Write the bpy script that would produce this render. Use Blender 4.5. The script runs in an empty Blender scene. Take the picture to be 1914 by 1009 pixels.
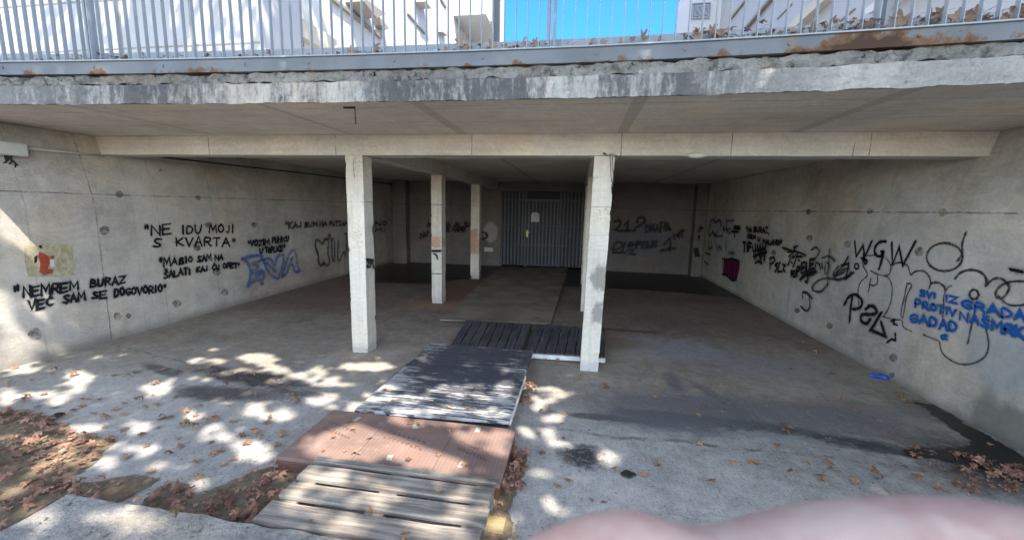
import bpy, bmesh, math, random
from mathutils import Vector, Matrix, noise as mnoise
random.seed(7)
S = bpy.context.scene
COL = S.collection
R = math.radians

# ------------------------------------------------------------------ camera
FPX, YAW, PITCH, ROLL, CAMH = 770.3, .1567, .1490, -.0221, 1.65
PW, PH = 1914., 1009.
def cam_axes():
    cy, sy = math.cos(YAW), math.sin(YAW); cp, sp = math.cos(PITCH), math.sin(PITCH); cr, sr = math.cos(ROLL), math.sin(ROLL)
    f = Vector((-sy*cp, cy*cp, -sp)); r = Vector((cy, sy, 0)); u = r.cross(f)
    return f, r*cr-u*sr, r*sr+u*cr
FW, RT, UP = cam_axes()
CAM = Vector((0, 0, CAMH))
cd = bpy.data.cameras.new('camera'); cam = bpy.data.objects.new('camera', cd); COL.objects.link(cam)
cam.matrix_world = Matrix(((RT.x, UP.x, -FW.x, CAM.x), (RT.y, UP.y, -FW.y, CAM.y), (RT.z, UP.z, -FW.z, CAM.z), (0, 0, 0, 1)))
cd.sensor_width = 36; cd.lens = FPX/PW*36; cd.clip_start = .005; cd.clip_end = 2000
cd.dof.use_dof = True; cd.dof.focus_distance = 4.2; cd.dof.aperture_fstop = 13
S.camera = cam

# ------------------------------------------------------------------ sky, sun, exposure
SUN_D = Vector((-.42, .54, -1.0))                 # the way the sunlight travels
w = bpy.data.worlds.new('World'); S.world = w; w.use_nodes = True
sky = w.node_tree.nodes.new('ShaderNodeTexSky'); sky.sky_type = 'NISHITA'; sky.sun_disc = False
sky.sun_elevation = math.atan2(1, math.hypot(SUN_D.x, SUN_D.y)); sky.sun_rotation = math.atan2(-SUN_D.x, -SUN_D.y)
sky.air_density = 1.0; sky.dust_density = .4; sky.ozone_density = 2.5
bg = w.node_tree.nodes['Background']; bg.inputs[1].default_value = .15
hs = w.node_tree.nodes.new('ShaderNodeHueSaturation'); hs.inputs['Saturation'].default_value = .72
w.node_tree.links.new(sky.outputs[0], hs.inputs['Color'])
tc = w.node_tree.nodes.new('ShaderNodeTexCoord'); vm = w.node_tree.nodes.new('ShaderNodeVectorMath'); vm.operation = 'DOT_PRODUCT'   # a clear sky is deepest blue opposite the sun
nd = Vector((-.15, .9, .4)).normalized(); vm.inputs[1].default_value = nd; w.node_tree.links.new(tc.outputs['Generated'], vm.inputs[0])
mr = w.node_tree.nodes.new('ShaderNodeMapRange'); mr.interpolation_type = 'SMOOTHSTEP'; mr.inputs[1].default_value = .35; mr.inputs[2].default_value = .95; w.node_tree.links.new(vm.outputs['Value'], mr.inputs[0])
mxs = w.node_tree.nodes.new('ShaderNodeMix'); mxs.data_type = 'RGBA'; mxs.blend_type = 'MULTIPLY'; mxs.inputs[7].default_value = (.08, .30, .70, 1)
w.node_tree.links.new(mr.outputs[0], mxs.inputs[0]); w.node_tree.links.new(hs.outputs[0], mxs.inputs[6]); w.node_tree.links.new(mxs.outputs[2], bg.inputs[0])
sl = bpy.data.lights.new('sun', 'SUN'); sl.energy = 2.1; sl.angle = R(.53); sl.color = (1, .94, .85)
so = bpy.data.objects.new('sun', sl); COL.objects.link(so)
so.rotation_euler = SUN_D.to_track_quat('-Z', 'Y').to_euler(); so.location = (5, -8, 14)
S.view_settings.view_transform = 'Standard'; S.view_settings.look = 'None'; S.view_settings.gamma = 1
S.view_settings.exposure = 2.5

# ------------------------------------------------------------------ picking real points from the measured photograph
def ray(x, y): return FW + RT*((x-957.)/FPX) - UP*((y-504.5)/FPX)
def onz(x, y, z=0): d = ray(x, y); return CAM + d*((z-CAMH)/d.z)
def ony(x, y, Y): d = ray(x, y); return CAM + d*(Y/d.y)
def onx(x, y, X): d = ray(x, y); return CAM + d*(X/d.x)

# ------------------------------------------------------------------ object helpers
def link(name, bm, mat, parent=None, smooth=False, loc=None):
    me = bpy.data.meshes.new(name)
    if loc is not None: bmesh.ops.translate(bm, verts=bm.verts, vec=-Vector(loc))
    bm.normal_update(); bm.to_mesh(me); bm.free()
    for m in (mat if isinstance(mat, (list, tuple)) else [mat]): me.materials.append(m)
    if smooth:
        for p in me.polygons: p.use_smooth = True
    o = bpy.data.objects.new(name, me); COL.objects.link(o)
    if loc is not None: o.location = loc
    if parent: o.parent = parent
    return o
def empty(name, loc, label, cat, group=None):
    o = bpy.data.objects.new(name, None); o.empty_display_size = .1; o.location = loc; COL.objects.link(o)
    return tag(o, label, cat, group)
def tag(o, label, cat, group=None):
    o['label'] = label; o['category'] = cat
    if group: o['group'] = group
    return o
def kind(o, k): o['kind'] = k; return o
def part(name, bm, mat, parent, smooth=False, label=None):
    """mesh given in world coordinates, parented to a thing standing at its own place"""
    p = Vector((0, 0, 0)); q = parent
    while q: p += q.location; q = q.parent
    bmesh.ops.translate(bm, verts=bm.verts, vec=-p)
    o = link(name, bm, mat, parent, smooth)
    if label: o['label'] = label
    return o
def box(bm, lo, hi, bev=0, mi=0):
    x0, y0, z0 = lo; x1, y1, z1 = hi
    v = [bm.verts.new(p) for p in ((x0,y0,z0),(x1,y0,z0),(x1,y1,z0),(x0,y1,z0),(x0,y0,z1),(x1,y0,z1),(x1,y1,z1),(x0,y1,z1))]
    fs = [bm.faces.new([v[i] for i in q]) for q in ((3,2,1,0),(4,5,6,7),(0,1,5,4),(1,2,6,5),(2,3,7,6),(3,0,4,7))]
    for f in fs: f.material_index = mi
    if bev:
        es = list({e for f in fs for e in f.edges})
        bmesh.ops.bevel(bm, geom=es, offset=bev, segments=1, affect='EDGES', clamp_overlap=True)
    return v
def hexa(bm, b, t):
    """box from four bottom and four top corners"""
    v = [bm.verts.new(p) for p in list(b)+list(t)]
    for q in ((3,2,1,0),(4,5,6,7),(0,1,5,4),(1,2,6,5),(2,3,7,6),(3,0,4,7)): bm.faces.new([v[i] for i in q])
def tube(bm, pts, rad, seg=8, cap=True):
    pts = [Vector(p) for p in pts]; rads = rad if isinstance(rad, (list, tuple)) else [rad]*len(pts)
    rings = []
    for i, p in enumerate(pts):
        d = (pts[min(i+1, len(pts)-1)]-pts[max(i-1, 0)]).normalized()
        a = d.orthogonal().normalized() if i == 0 else (rings_a - d*rings_a.dot(d)).normalized()
        rings_a = a; b = d.cross(a)
        rings.append([bm.verts.new(p+(a*math.cos(2*math.pi*k/seg)+b*math.sin(2*math.pi*k/seg))*rads[i]) for k in range(seg)])
    for i in range(len(rings)-1):
        for k in range(seg): bm.faces.new((rings[i][k], rings[i][(k+1)%seg], rings[i+1][(k+1)%seg], rings[i+1][k]))
    if cap: bm.faces.new(list(reversed(rings[0]))); bm.faces.new(rings[-1])
def rough_box(lo, hi, step=.1, amp=.004, axes=(0, 1, 2), fs=4.0):
    """box whose faces are cut into a grid and pushed about so that its edges are not dead straight"""
    bm = bmesh.new(); box(bm, lo, hi)
    for ax in axes:
        n = int((hi[ax]-lo[ax])/step)
        for i in range(1, n):
            c = [0, 0, 0]; c[ax] = lo[ax]+(hi[ax]-lo[ax])*i/n; no = [0, 0, 0]; no[ax] = 1
            bmesh.ops.bisect_plane(bm, geom=bm.verts[:]+bm.edges[:]+bm.faces[:], plane_co=c, plane_no=no)
    for v in bm.verts:
        v.co += mnoise.noise_vector(v.co*fs)*amp + mnoise.noise_vector(v.co*fs*4)*amp*.5
    return bm

# ------------------------------------------------------------------ material helpers
class NB:
    def __init__(s, name):
        s.m = bpy.data.materials.new(name); s.m.use_nodes = True; s.t = s.m.node_tree; s.n = s.t.nodes
        s.b = s.n['Principled BSDF']; s.pos = s.n.new('ShaderNodeNewGeometry').outputs['Position']
    def new(s, ty): return s.n.new(ty)
    def set(s, sock, v):
        if isinstance(v, bpy.types.NodeSocket): s.t.links.new(v, sock)
        else: sock.default_value = v
    def math(s, op, a, b=0, c=None, clamp=False):
        n = s.new('ShaderNodeMath'); n.operation = op; n.use_clamp = clamp
        s.set(n.inputs[0], a); s.set(n.inputs[1], b)
        if c is not None: s.set(n.inputs[2], c)
        return n.outputs[0]
    def xyz(s, v=None):
        n = s.new('ShaderNodeSeparateXYZ'); s.set(n.inputs[0], v or s.pos); return n.outputs
    def scale(s, sc, off=(0, 0, 0), rot=(0, 0, 0), v=None):
        n = s.new('ShaderNodeMapping'); s.set(n.inputs[0], v or s.pos); n.inputs[1].default_value = off; n.inputs[2].default_value = rot; n.inputs[3].default_value = sc; return n.outputs[0]
    def noise(s, sc, det=4, rough=.55, v=None, dist=0):
        n = s.new('ShaderNodeTexNoise'); s.set(n.inputs['Vector'], v or s.pos); n.inputs['Scale'].default_value = sc; n.inputs['Detail'].default_value = det; n.inputs['Roughness'].default_value = rough; n.inputs['Distortion'].default_value = dist; return n.outputs[0]
    def voro(s, sc, v=None, feat='F1'):
        n = s.new('ShaderNodeTexVoronoi'); n.feature = feat; s.set(n.inputs['Vector'], v or s.pos); n.inputs['Scale'].default_value = sc; return n.outputs[0]
    def step(s, v, a, b, lo=0., hi=1.):
        n = s.new('ShaderNodeMapRange'); n.interpolation_type = 'SMOOTHSTEP'; n.clamp = True; s.set(n.inputs[0], v)
        if a > b: a, b, lo, hi = b, a, hi, lo
        n.inputs[1].default_value = a; n.inputs[2].default_value = b; n.inputs[3].default_value = lo; n.inputs[4].default_value = hi; return n.outputs[0]
    def mix(s, f, a, b):
        n = s.new('ShaderNodeMix'); n.data_type = 'RGBA'; s.set(n.inputs[0], f)
        for k, v in ((6, a), (7, b)):
            if isinstance(v, bpy.types.NodeSocket): s.t.links.new(v, n.inputs[k])
            else: n.inputs[k].default_value = (*v, 1) if len(v) == 3 else v
        return n.outputs[2]
    def gain(s, col, f):
        """multiply a colour by a scalar socket"""
        n = s.new('ShaderNodeVectorMath'); n.operation = 'SCALE'; s.set(n.inputs[0], col); s.set(n.inputs[3], f); return n.outputs[0]
    def line(s, coord, at, wdt):
        return s.step(s.math('ABSOLUTE', s.math('SUBTRACT', coord, at)), wdt, wdt*.3)
    def mx(s, a, b): return s.math('MAXIMUM', a, b)
    def ell(s, u, v, cu, cv, ru, rv, nz=None, amt=.9, rot=0, soft=.35):
        du = s.math('SUBTRACT', u, cu); dv = s.math('SUBTRACT', v, cv)
        if rot:
            c, sn = math.cos(rot), math.sin(rot)
            du, dv = (s.math('ADD', s.math('MULTIPLY', du, c), s.math('MULTIPLY', dv, sn)), s.math('SUBTRACT', s.math('MULTIPLY', dv, c), s.math('MULTIPLY', du, sn)))
        du = s.math('DIVIDE', du, ru); dv = s.math('DIVIDE', dv, rv)
        d = s.math('SQRT', s.math('ADD', s.math('MULTIPLY', du, du), s.math('MULTIPLY', dv, dv)))
        if nz: d = s.math('ADD', d, s.math('MULTIPLY', s.math('SUBTRACT', nz, .5), amt))
        return s.step(d, 1+soft*.5, 1-soft)
    def bump(s, h, strength=.3, dist=.01):
        n = s.new('ShaderNodeBump'); n.inputs['Strength'].default_value = strength; n.inputs['Distance'].default_value = dist; s.set(n.inputs['Height'], h)
        s.t.links.new(n.outputs[0], s.b.inputs['Normal'])
    def done(s, col, rough=.9, spec=.25, metal=0):
        if isinstance(col, bpy.types.NodeSocket): s.t.links.new(col, s.b.inputs['Base Color'])
        else: s.b.inputs['Base Color'].default_value = (*col, 1)
        s.set(s.b.inputs['Roughness'], rough); s.b.inputs['Specular IOR Level'].default_value = spec; s.b.inputs['Metallic'].default_value = metal
        return s.m

def plain(name, col, rough=.7, var=.25, sc=12, spec=.3, metal=0, bump=.15):
    b = NB(name); n1 = b.noise(sc, 5); n2 = b.noise(sc*7, 3)
    f = b.math('ADD', b.math('MULTIPLY', n1, var*2), b.math('MULTIPLY', n2, var)); f = b.math('ADD', f, 1-var*1.5)
    if bump: b.bump(n2, bump, .003)
    return b.done(b.gain((*col,), f), rough, spec, metal)

def concrete(name, base=(.40, .37, .33), seams=(), grain=.24, coarse=0, boards=None, extra=None, stain=.35, drip=True, bump=.35):
    """cast concrete; seams = (axis, value, width); boards = axis along which board marks run"""
    b = NB(name); X, Y, Z = b.xyz()
    big = b.noise(.7, 4, .6); mid = b.noise(3.2, 5, .6, dist=.6); fine = b.noise(45, 4, .65); pit = b.voro(26)
    f = b.math('ADD', b.step(big, .3, .7, 1-stain*.55, 1+stain*.3), b.math('MULTIPLY', b.math('SUBTRACT', mid, .5), stain))
    f = b.math('ADD', f, b.math('MULTIPLY', b.math('SUBTRACT', fine, .5), grain*2))
    md2 = b.noise(11, 5, .7, dist=.4); f = b.math('ADD', f, b.math('MULTIPLY', b.math('SUBTRACT', md2, .5), stain*.8))
    smear = b.noise(1.8, 5, .75, v=b.scale((1.2, 1.2, 3), off=(3, 1, 2)), dist=1.2); f = b.math('ADD', f, b.math('MULTIPLY', b.math('SUBTRACT', b.step(smear, .5, .56), .5), stain*.22))
    if coarse:
        ck = b.voro(30); cn = b.noise(17, 5, .75); f = b.math('ADD', f, b.math('MULTIPLY', b.math('SUBTRACT', cn, .5), coarse)); f = b.math('SUBTRACT', f, b.math('MULTIPLY', b.step(cn, .42, .34), coarse*.8))
    if drip:
        dr = b.noise(1, 4, .6, v=b.scale((7, 7, .45)))
        f = b.math('ADD', f, b.math('MULTIPLY', b.math('SUBTRACT', dr, .5), stain*.7))
    col = b.mix(b.step(b.noise(1.3, 3), .45, .7), base, (base[0]*1.04, base[1]*.98, base[2]*.9))
    pits = b.step(pit, .09, .04); pits = b.math('MULTIPLY', pits, b.step(b.noise(5, 2), .5, .6))
    f = b.math('SUBTRACT', f, b.math('MULTIPLY', pits, .45))
    hgt = b.math('ADD', b.math('MULTIPLY', fine, .5), b.math('MULTIPLY', pits, -1))
    if coarse: hgt = b.math('ADD', hgt, b.math('MULTIPLY', cn, 3))
    if boards:
        sc = {'x': (.5, 9, 9), 'y': (9, .5, 9), 'z': (9, 9, .5)}[boards]
        bd = b.noise(2.2, 5, .75, v=b.scale(sc)); f = b.math('ADD', f, b.math('MULTIPLY', b.math('SUBTRACT', bd, .5), .5)); hgt = b.math('ADD', hgt, bd)
    if seams:
        wob = b.math('MULTIPLY', b.math('SUBTRACT', b.noise(9, 3), .5), .016); sm = None
        for sm_ in seams:
            ax, at, wd = sm_[:3]; l = b.line(b.math('ADD', (X, Y, Z)['xyz'.index(ax)], wob), at, wd)
            if len(sm_) > 3: l = b.math('MULTIPLY', l, sm_[3])
            sm = l if sm is None else b.mx(sm, l)
        sm = b.math('MULTIPLY', sm, b.step(b.noise(5, 4, .7), .38, .56, .15, 1)); f = b.math('MULTIPLY', f, b.math('SUBTRACT', 1, b.math('MULTIPLY', sm, .62)))
        hgt = b.math('SUBTRACT', hgt, b.math('MULTIPLY', sm, 2))
    c = b.gain(col, f)
    if extra: c = extra(b, X, Y, Z, c, mid, fine)
    b.bump(hgt, bump, .006)
    return b.done(c, .92, .2)

XL, XR, YF, YB, ZB, ZT = -5.398, 3.212, 4.125, 11.467, 2.162, 2.368
# ---- left wall, right wall
def left_extra(b, X, Y, Z, c, mid, fine):
    nz = b.noise(5, 4)
    m = b.ell(Y, Z, 7.6, .25, 1.6, .35, nz, 1.2); c = b.mix(b.math('MULTIPLY', m, .35), c, (.30, .15, .10))
    m = b.ell(Y, Z, 5.0, 1.2, 1.0, .9, nz, 1.5, soft=.9); c = b.mix(b.math('MULTIPLY', m, .25), c, (.36, .31, .23))
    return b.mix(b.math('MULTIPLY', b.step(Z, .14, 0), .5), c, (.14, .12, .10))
def right_extra(b, X, Y, Z, c, mid, fine):
    nz = b.noise(5, 4)
    p = onx(1840, 780, XR); m = b.ell(Y, Z, p.y, p.z, .12, .26, nz, 1.0, soft=.5)
    m = b.mx(m, b.ell(Y, Z, 3.35, .12, .35, .17, nz, 1.2)); c = b.mix(b.math('MULTIPLY', m, .75), c, (.17, .165, .14))
    p = onx(1545, 430, XR); m = b.ell(Y, Z, p.y, 1.5, .4, .7, nz, 1.5, soft=.9); c = b.mix(b.math('MULTIPLY', m, .3), c, (.40, .33, .22))
    p = onx(1590, 480, XR); m = b.ell(Y, Z, 4.7, 1.0, 1.0, .55, nz, 1.4, soft=.6); c = b.mix(b.math('MULTIPLY', m, .35), c, (.50, .49, .47))
    p = onx(1360, 450, XR); m = b.ell(Y, Z, p.y, p.z, 1.2, .45, nz, 1.2, soft=.5); c = b.mix(b.math('MULTIPLY', m, .35), c, (.30, .32, .40))
    p = onx(1850, 640, XR); m = b.ell(Y, Z, p.y-.1, p.z-.1, .35, .25, nz, 1.3); c = b.mix(b.math('MULTIPLY', m, .35), c, (.33, .40, .46))
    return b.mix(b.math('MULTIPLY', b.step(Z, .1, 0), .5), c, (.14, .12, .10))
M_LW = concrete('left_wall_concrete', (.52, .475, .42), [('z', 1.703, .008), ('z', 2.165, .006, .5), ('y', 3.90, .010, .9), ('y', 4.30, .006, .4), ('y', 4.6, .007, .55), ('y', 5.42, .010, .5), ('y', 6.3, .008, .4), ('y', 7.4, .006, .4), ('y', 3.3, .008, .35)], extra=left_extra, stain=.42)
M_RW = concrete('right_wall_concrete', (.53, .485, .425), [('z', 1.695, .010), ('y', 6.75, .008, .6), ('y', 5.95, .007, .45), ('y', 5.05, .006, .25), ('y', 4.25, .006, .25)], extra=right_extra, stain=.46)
def back_extra(b, X, Y, Z, c, mid, fine):
    nz = b.noise(4, 4)
    m = b.ell(X, Z, 1.6, .95, 1.0, .42, nz, 1.0); c = b.mix(b.math('MULTIPLY', m, .55), c, (.12, .12, .15))
    m = b.ell(X, Z, 2.1, .55, .45, .35, nz, 1.0); c = b.mix(b.math('MULTIPLY', m, .5), c, (.14, .13, .12))
    m = b.ell(X, Z, -2.45, .95, .22, .3, nz, .5, soft=.2); c = b.mix(b.math('MULTIPLY', m, .6), c, (.5, .45, .42))
    return c
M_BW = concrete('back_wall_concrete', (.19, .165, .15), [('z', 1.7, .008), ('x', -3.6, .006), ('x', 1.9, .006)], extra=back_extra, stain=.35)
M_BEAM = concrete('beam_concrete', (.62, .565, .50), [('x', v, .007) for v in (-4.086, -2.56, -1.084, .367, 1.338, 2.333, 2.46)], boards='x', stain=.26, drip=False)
def ceil_extra(b, X, Y, Z, c, mid, fine):
    s = None
    for at, wd in ((-3.97, .03), (-2.37, .035), (-1.17, .05), (.36, .05), (1.85, .05)):
        l = b.step(b.math('ABSOLUTE', b.math('SUBTRACT', b.math('ADD', X, b.math('MULTIPLY', b.math('SUBTRACT', mid, .5), .02)), at)), wd, wd*.85); s = l if s is None else b.mx(s, l)
    return b.mix(b.math('MULTIPLY', s, .45), c, (.33, .30, .26))
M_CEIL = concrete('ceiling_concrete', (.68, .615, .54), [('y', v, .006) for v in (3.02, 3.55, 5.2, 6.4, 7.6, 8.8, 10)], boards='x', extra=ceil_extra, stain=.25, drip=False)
def col_extra(b, X, Y, Z, c, mid, fine):
    nz = b.noise(16, 4, .7)
    m = b.math('MULTIPLY', b.step(b.noise(2.6, 3), .56, .68), b.step(b.noise(38, 3, .7), .5, .58)); c = b.mix(b.math('MULTIPLY', m, .55), c, (.20, .19, .17)); st_ = b.noise(1, 4, .7, v=b.scale((26, 26, .8))); c = b.mix(b.math('MULTIPLY', b.step(st_, .58, .72), .3), c, (.27, .24, .19))
    m = b.ell(X, Z, .24, .98, .10, .14, nz, 1.6); m = b.mx(m, b.ell(X, Z, .24, .62, .08, .12, nz, 1.8)); m = b.math('MULTIPLY', m, b.step(Y, 5, 4.8))
    c = b.mix(b.math('MULTIPLY', m, .7), c, (.17, .165, .15))
    m = b.math('MULTIPLY', b.ell(X, Z, -2.42, .8, .3, .25, b.noise(9, 4), 1.7), b.step(Y, 8.6, 9)); m2 = b.math('MULTIPLY', b.ell(X, Z, -2.36, 1.05, .12, .12, b.noise(12, 4), 1.9), b.step(Y, 6.5, 6.6))
    c = b.mix(b.math('MULTIPLY', b.mx(m, m2), .6), c, (.45, .16, .07))
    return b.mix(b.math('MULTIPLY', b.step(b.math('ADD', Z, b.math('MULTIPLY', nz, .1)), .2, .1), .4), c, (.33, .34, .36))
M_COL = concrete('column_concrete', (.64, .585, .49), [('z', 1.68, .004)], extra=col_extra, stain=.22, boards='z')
def edge_extra(b, X, Y, Z, c, mid, fine):
    # black algae runs hanging from the screed joint, with pale washed gaps between
    runs = b.noise(1, 5, .65, v=b.scale((1.9, 1, .3))); spk = b.noise(1, 6, .75, v=b.scale((30, 30, 9)))
    m = b.math('MULTIPLY', b.step(b.math('ADD', runs, b.math('MULTIPLY', b.math('SUBTRACT', spk, .5), .7)), .36, .60), b.step(X, 1.5, .5, .3, 1))
    m = b.math('MULTIPLY', m, b.step(b.math('ABSOLUTE', b.math('ADD', X, 1.0)), 4.0, 2.2, .55, 1))
    c = b.mix(b.math('MULTIPLY', m, .88), c, b.mix(spk, (.028, .029, .034), (.10, .102, .11)))
    return b.mix(b.math('MULTIPLY', b.math('MULTIPLY', b.step(runs, .42, .3), b.step(mid, .4, .6)), .5), c, (.66, .62, .52))
M_EDGE = concrete('slab_edge_concrete', (.42, .40, .37), [], coarse=.25, extra=edge_extra, stain=.35, bump=.8)
def screed_extra(b, X, Y, Z, c, mid, fine):
    m = b.math('MULTIPLY', b.step(b.noise(7, 5, .7), .52, .66), .8); c = b.mix(m, c, (.05, .05, .048))
    return b.mix(b.math('MULTIPLY', b.step(b.noise(2, 3), .55, .7), .4), c, (.25, .16, .1))
M_SCREED = concrete('broken_screed', (.26, .25, .23), [], coarse=.7, extra=screed_extra, stain=.5, grain=.3, bump=1.2)

# ---- floor
def floor_mat():
    b = NB('shelter_floor'); X, Y, Z = b.xyz()
    big = b.noise(.6, 4, .6); mid = b.noise(3, 5, .62, dist=.8); fine = b.noise(60, 4, .7); brush = b.noise(1, 3, .7, v=b.scale((70, 9, 1)))
    pit = b.voro(34); nz = b.noise(3.2, 6, .7, dist=.6); nz2 = b.noise(9, 5, .75)
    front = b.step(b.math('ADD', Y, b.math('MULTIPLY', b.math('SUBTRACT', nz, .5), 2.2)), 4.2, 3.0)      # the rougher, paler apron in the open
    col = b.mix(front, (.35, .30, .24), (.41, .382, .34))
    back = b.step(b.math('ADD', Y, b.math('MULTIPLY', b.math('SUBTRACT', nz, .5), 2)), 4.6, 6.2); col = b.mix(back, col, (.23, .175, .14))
    f = b.math('ADD', b.step(big, .3, .7, .82, 1.1), b.math('MULTIPLY', b.math('SUBTRACT', mid, .5), .7))
    f = b.math('ADD', f, b.math('MULTIPLY', b.math('SUBTRACT', nz2, .5), .95)); spk = b.noise(30, 4, .8); f = b.math('SUBTRACT', f, b.math('MULTIPLY', b.step(spk, .42, .34), .45))
    f = b.math('ADD', f, b.math('MULTIPLY', b.math('SUBTRACT', fine, .5), .7)); f = b.math('ADD', f, b.math('MULTIPLY', b.math('MULTIPLY', b.math('SUBTRACT', brush, .5), .5), front))
    pits = b.math('MULTIPLY', b.step(pit, .16, .06), b.math('MULTIPLY', b.step(nz, .48, .6), front)); f = b.math('SUBTRACT', f, b.math('MULTIPLY', pits, .5))
    c = b.gain(col, f)
    brk = b.step(b.math('ADD', b.math('MULTIPLY', nz2, .6), b.math('MULTIPLY', b.noise(34, 4, .75), .4)), .36, .52, .45, 1.2)
    def spot(px, py, rx, ry, colr, amt, n=nz, na=1.1, rot=0, soft=.4):
        nonlocal c
        p = onz(px, py); m = b.ell(X, Y, p.x, p.y, rx, ry, n, na*1.6, rot, soft+.15); m = b.math('MULTIPLY', m, brk); c = b.mix(b.math('MULTIPLY', m, amt), c, colr)
    blk = (.060, .057, .056)
    spot(470, 706, .8, .16, (.075, .065, .06), .95, rot=-.12); spot(400, 735, .4, .14, (.09, .08, .075), .9); spot(440, 735, .6, .14, (.11, .10, .09), .7, nz2, 1.6); spot(560, 735, .3, .06, blk, .6)
    spot(300, 690, .4, .07, (.1, .09, .085), .7, rot=-.3)
    spot(1420, 800, .6, .16, blk, .95, rot=-.12); spot(1560, 822, .55, .10, blk, .9, rot=-.1); spot(1230, 775, .35, .09, blk, .85); spot(1290, 790, .7, .16, (.12, .118, .118), .7, nz2, 1.5); spot(1440, 815, .5, .08, (.5, .49, .45), .5, nz2, 1.6); spot(1130, 780, .45, .06, (.10, .09, .08), .8)
    spot(1260, 715, .10, .30, (.12, .12, .13), .6); spot(1330, 735, .08, .35, (.13, .13, .14), .55, rot=.5); spot(1090, 852, .16, .16, blk, .9, nz2, 1.4)
    spot(1250, 765, .8, .4, (.15, .145, .15), .7); spot(1480, 775, .9, .35, (.16, .155, .155), .65); spot(1600, 770, .6, .3, (.2, .19, .18), .5)
    spot(1250, 650, .6, .5, (.37, .38, .40), .5); spot(1400, 680, .7, .5, (.3, .3, .34), .35)
    spot(900, 555, .9, .9, (.30, .16, .10), .6, soft=.9); spot(820, 570, .6, .35, (.40, .21, .12), .7, soft=.8); spot(620, 555, 1.0, .8, (.26, .15, .11), .45, soft=.9)
    spot(1150, 640, .5, .25, (.23, .16, .09), .5); spot(1180, 618, .5, .08, (.12, .06, .04), .7, nz2)
    spot(900, 525, 2.0, .5, (.2, .12, .09), .4)
    spot(1790, 840, .5, .28, (.10, .09, .08), .8, nz2, 1.0, 0, .7); spot(1880, 890, .5, .3, (.09, .08, .07), .8, nz2, 1.0, 0, .7); spot(1745, 770, .25, .25, (.13, .12, .11), .7, nz2, 1.0, 0, .8); spot(1690, 846, .35, .05, (.09, .085, .08), .8, nz2, 1.2)
    # construction joint across the apron
    jn = b.math('ADD', Y, b.math('MULTIPLY', b.math('SUBTRACT', b.noise(2, 4), .5), .22)); j = b.line(jn, 2.93, .03); j = b.math('MULTIPLY', j, b.step(nz2, .46, .56)); c = b.mix(b.math('MULTIPLY', b.math('MULTIPLY', j, b.step(X, -.6, .3)), .7), c, (.09, .085, .08))
    j2 = b.math('MULTIPLY', b.line(b.math('ADD', jn, b.math('MULTIPLY', X, .22)), 2.62, .03), b.step(nz2, .46, .56)); c = b.mix(b.math('MULTIPLY', b.math('MULTIPLY', j2, b.step(X, -1.9, -2.1)), .6), c, (.12, .11, .10))
    b.bump(b.math('ADD', b.math('ADD', b.math('MULTIPLY', fine, .7), b.math('MULTIPLY', brush, .6)), b.math('ADD', b.math('MULTIPLY', pits, -1.2), b.math('MULTIPLY', nz2, 1.5))), .6, .01)
    return b.done(c, .9, .25)
M_FLOOR = floor_mat()
M_KERB = concrete('kerb_concrete', (.33, .31, .28), [], stain=.5, grain=.35, coarse=.7, drip=False, bump=1.1)
M_SOIL = plain('soil', (.19, .15, .10), .95, .75, 26, .1, bump=1)
M_GROUND = plain('ground_earth', (.17, .15, .12), .95, .5, 3, .1, bump=.6)
def wet_mat():
    b = NB('wet_silt'); n = b.noise(6, 5); return b.done(b.mix(n, (.014, .013, .011), (.035, .03, .025)), .35, .2)
M_WET = wet_mat()
M_WETLEAF = plain('rotting_leaf_muck', (.05, .03, .022), .6, .6, 30, .3, bump=.9)
# ---- metal and wood
def rail_mat():
    b = NB('grey_blue_paint'); n = b.noise(6, 5, .6); n2 = b.noise(50, 3)
    c = b.mix(n, (.27, .30, .335), (.36, .385, .415)); c = b.mix(b.math('MULTIPLY', b.step(n2, .62, .75), .4), c, (.2, .15, .11)); return b.done(c, .5, .4)
M_RAIL = rail_mat()
def rust_mat():
    b = NB('rusty_painted_steel'); X, Y, Z = b.xyz(); n = b.noise(2.4, 6, .65); v = b.noise(11, 5, .7)
    c = b.gain((.17, .185, .205), b.step(b.noise(3, 4), .3, .7, .8, 1.1))
    right = b.step(X, .5, 1.5, -.02, .10); low = b.step(Z, 2.66, 2.58, -.05, .05)
    k = b.math('ADD', b.math('ADD', b.math('ADD', b.math('MULTIPLY', n, .75), b.math('MULTIPLY', v, .25)), right), low)
    run = b.math('MULTIPLY', b.step(b.noise(1, 4, .6, v=b.scale((9, 1, .7))), .56, .72), .5); c = b.mix(run, c, (.26, .17, .11))
    c = b.mix(b.step(k, .55, .60), c, (.15, .08, .042)); c = b.mix(b.step(k, .60, .66), c, (.06, .032, .02))
    b.bump(k, .4, .01); return b.done(c, .75, .3)
M_RUST = rust_mat()
def wood(name, base, dark, axis='x', rough=.8, sc=1.):
    b = NB(name); s = {'x': (1.2, 22, 22), 'y': (22, 1.2, 22)}[axis]
    g = b.noise(1.6*sc, 6, .7, v=b.scale(s), dist=.4); big = b.noise(2.2, 4); f = b.noise(70, 3)
    c = b.mix(b.step(g, .32, .68), dark, base); c = b.gain(c, b.math('ADD', b.step(big, .3, .7, .72, 1.12), b.math('MULTIPLY', b.math('SUBTRACT', f, .5), .3)))
    c = b.mix(b.math('MULTIPLY', b.step(b.noise(3.6, 4, .7), .58, .72), .65), c, (.10, .10, .105))
    b.bump(g, .5, .004); return b.done(c, rough, .2)
M_PALLET = wood('weathered_pallet_wood', (.40, .345, .28), (.17, .14, .115))
M_SUNSAND = wood('sunlit_sand', (.40, .31, .17), (.28, .2, .1))
M_DARKDECK = wood('blackened_deck_wood', (.135, .13, .13), (.05, .05, .052), 'y')
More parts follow.
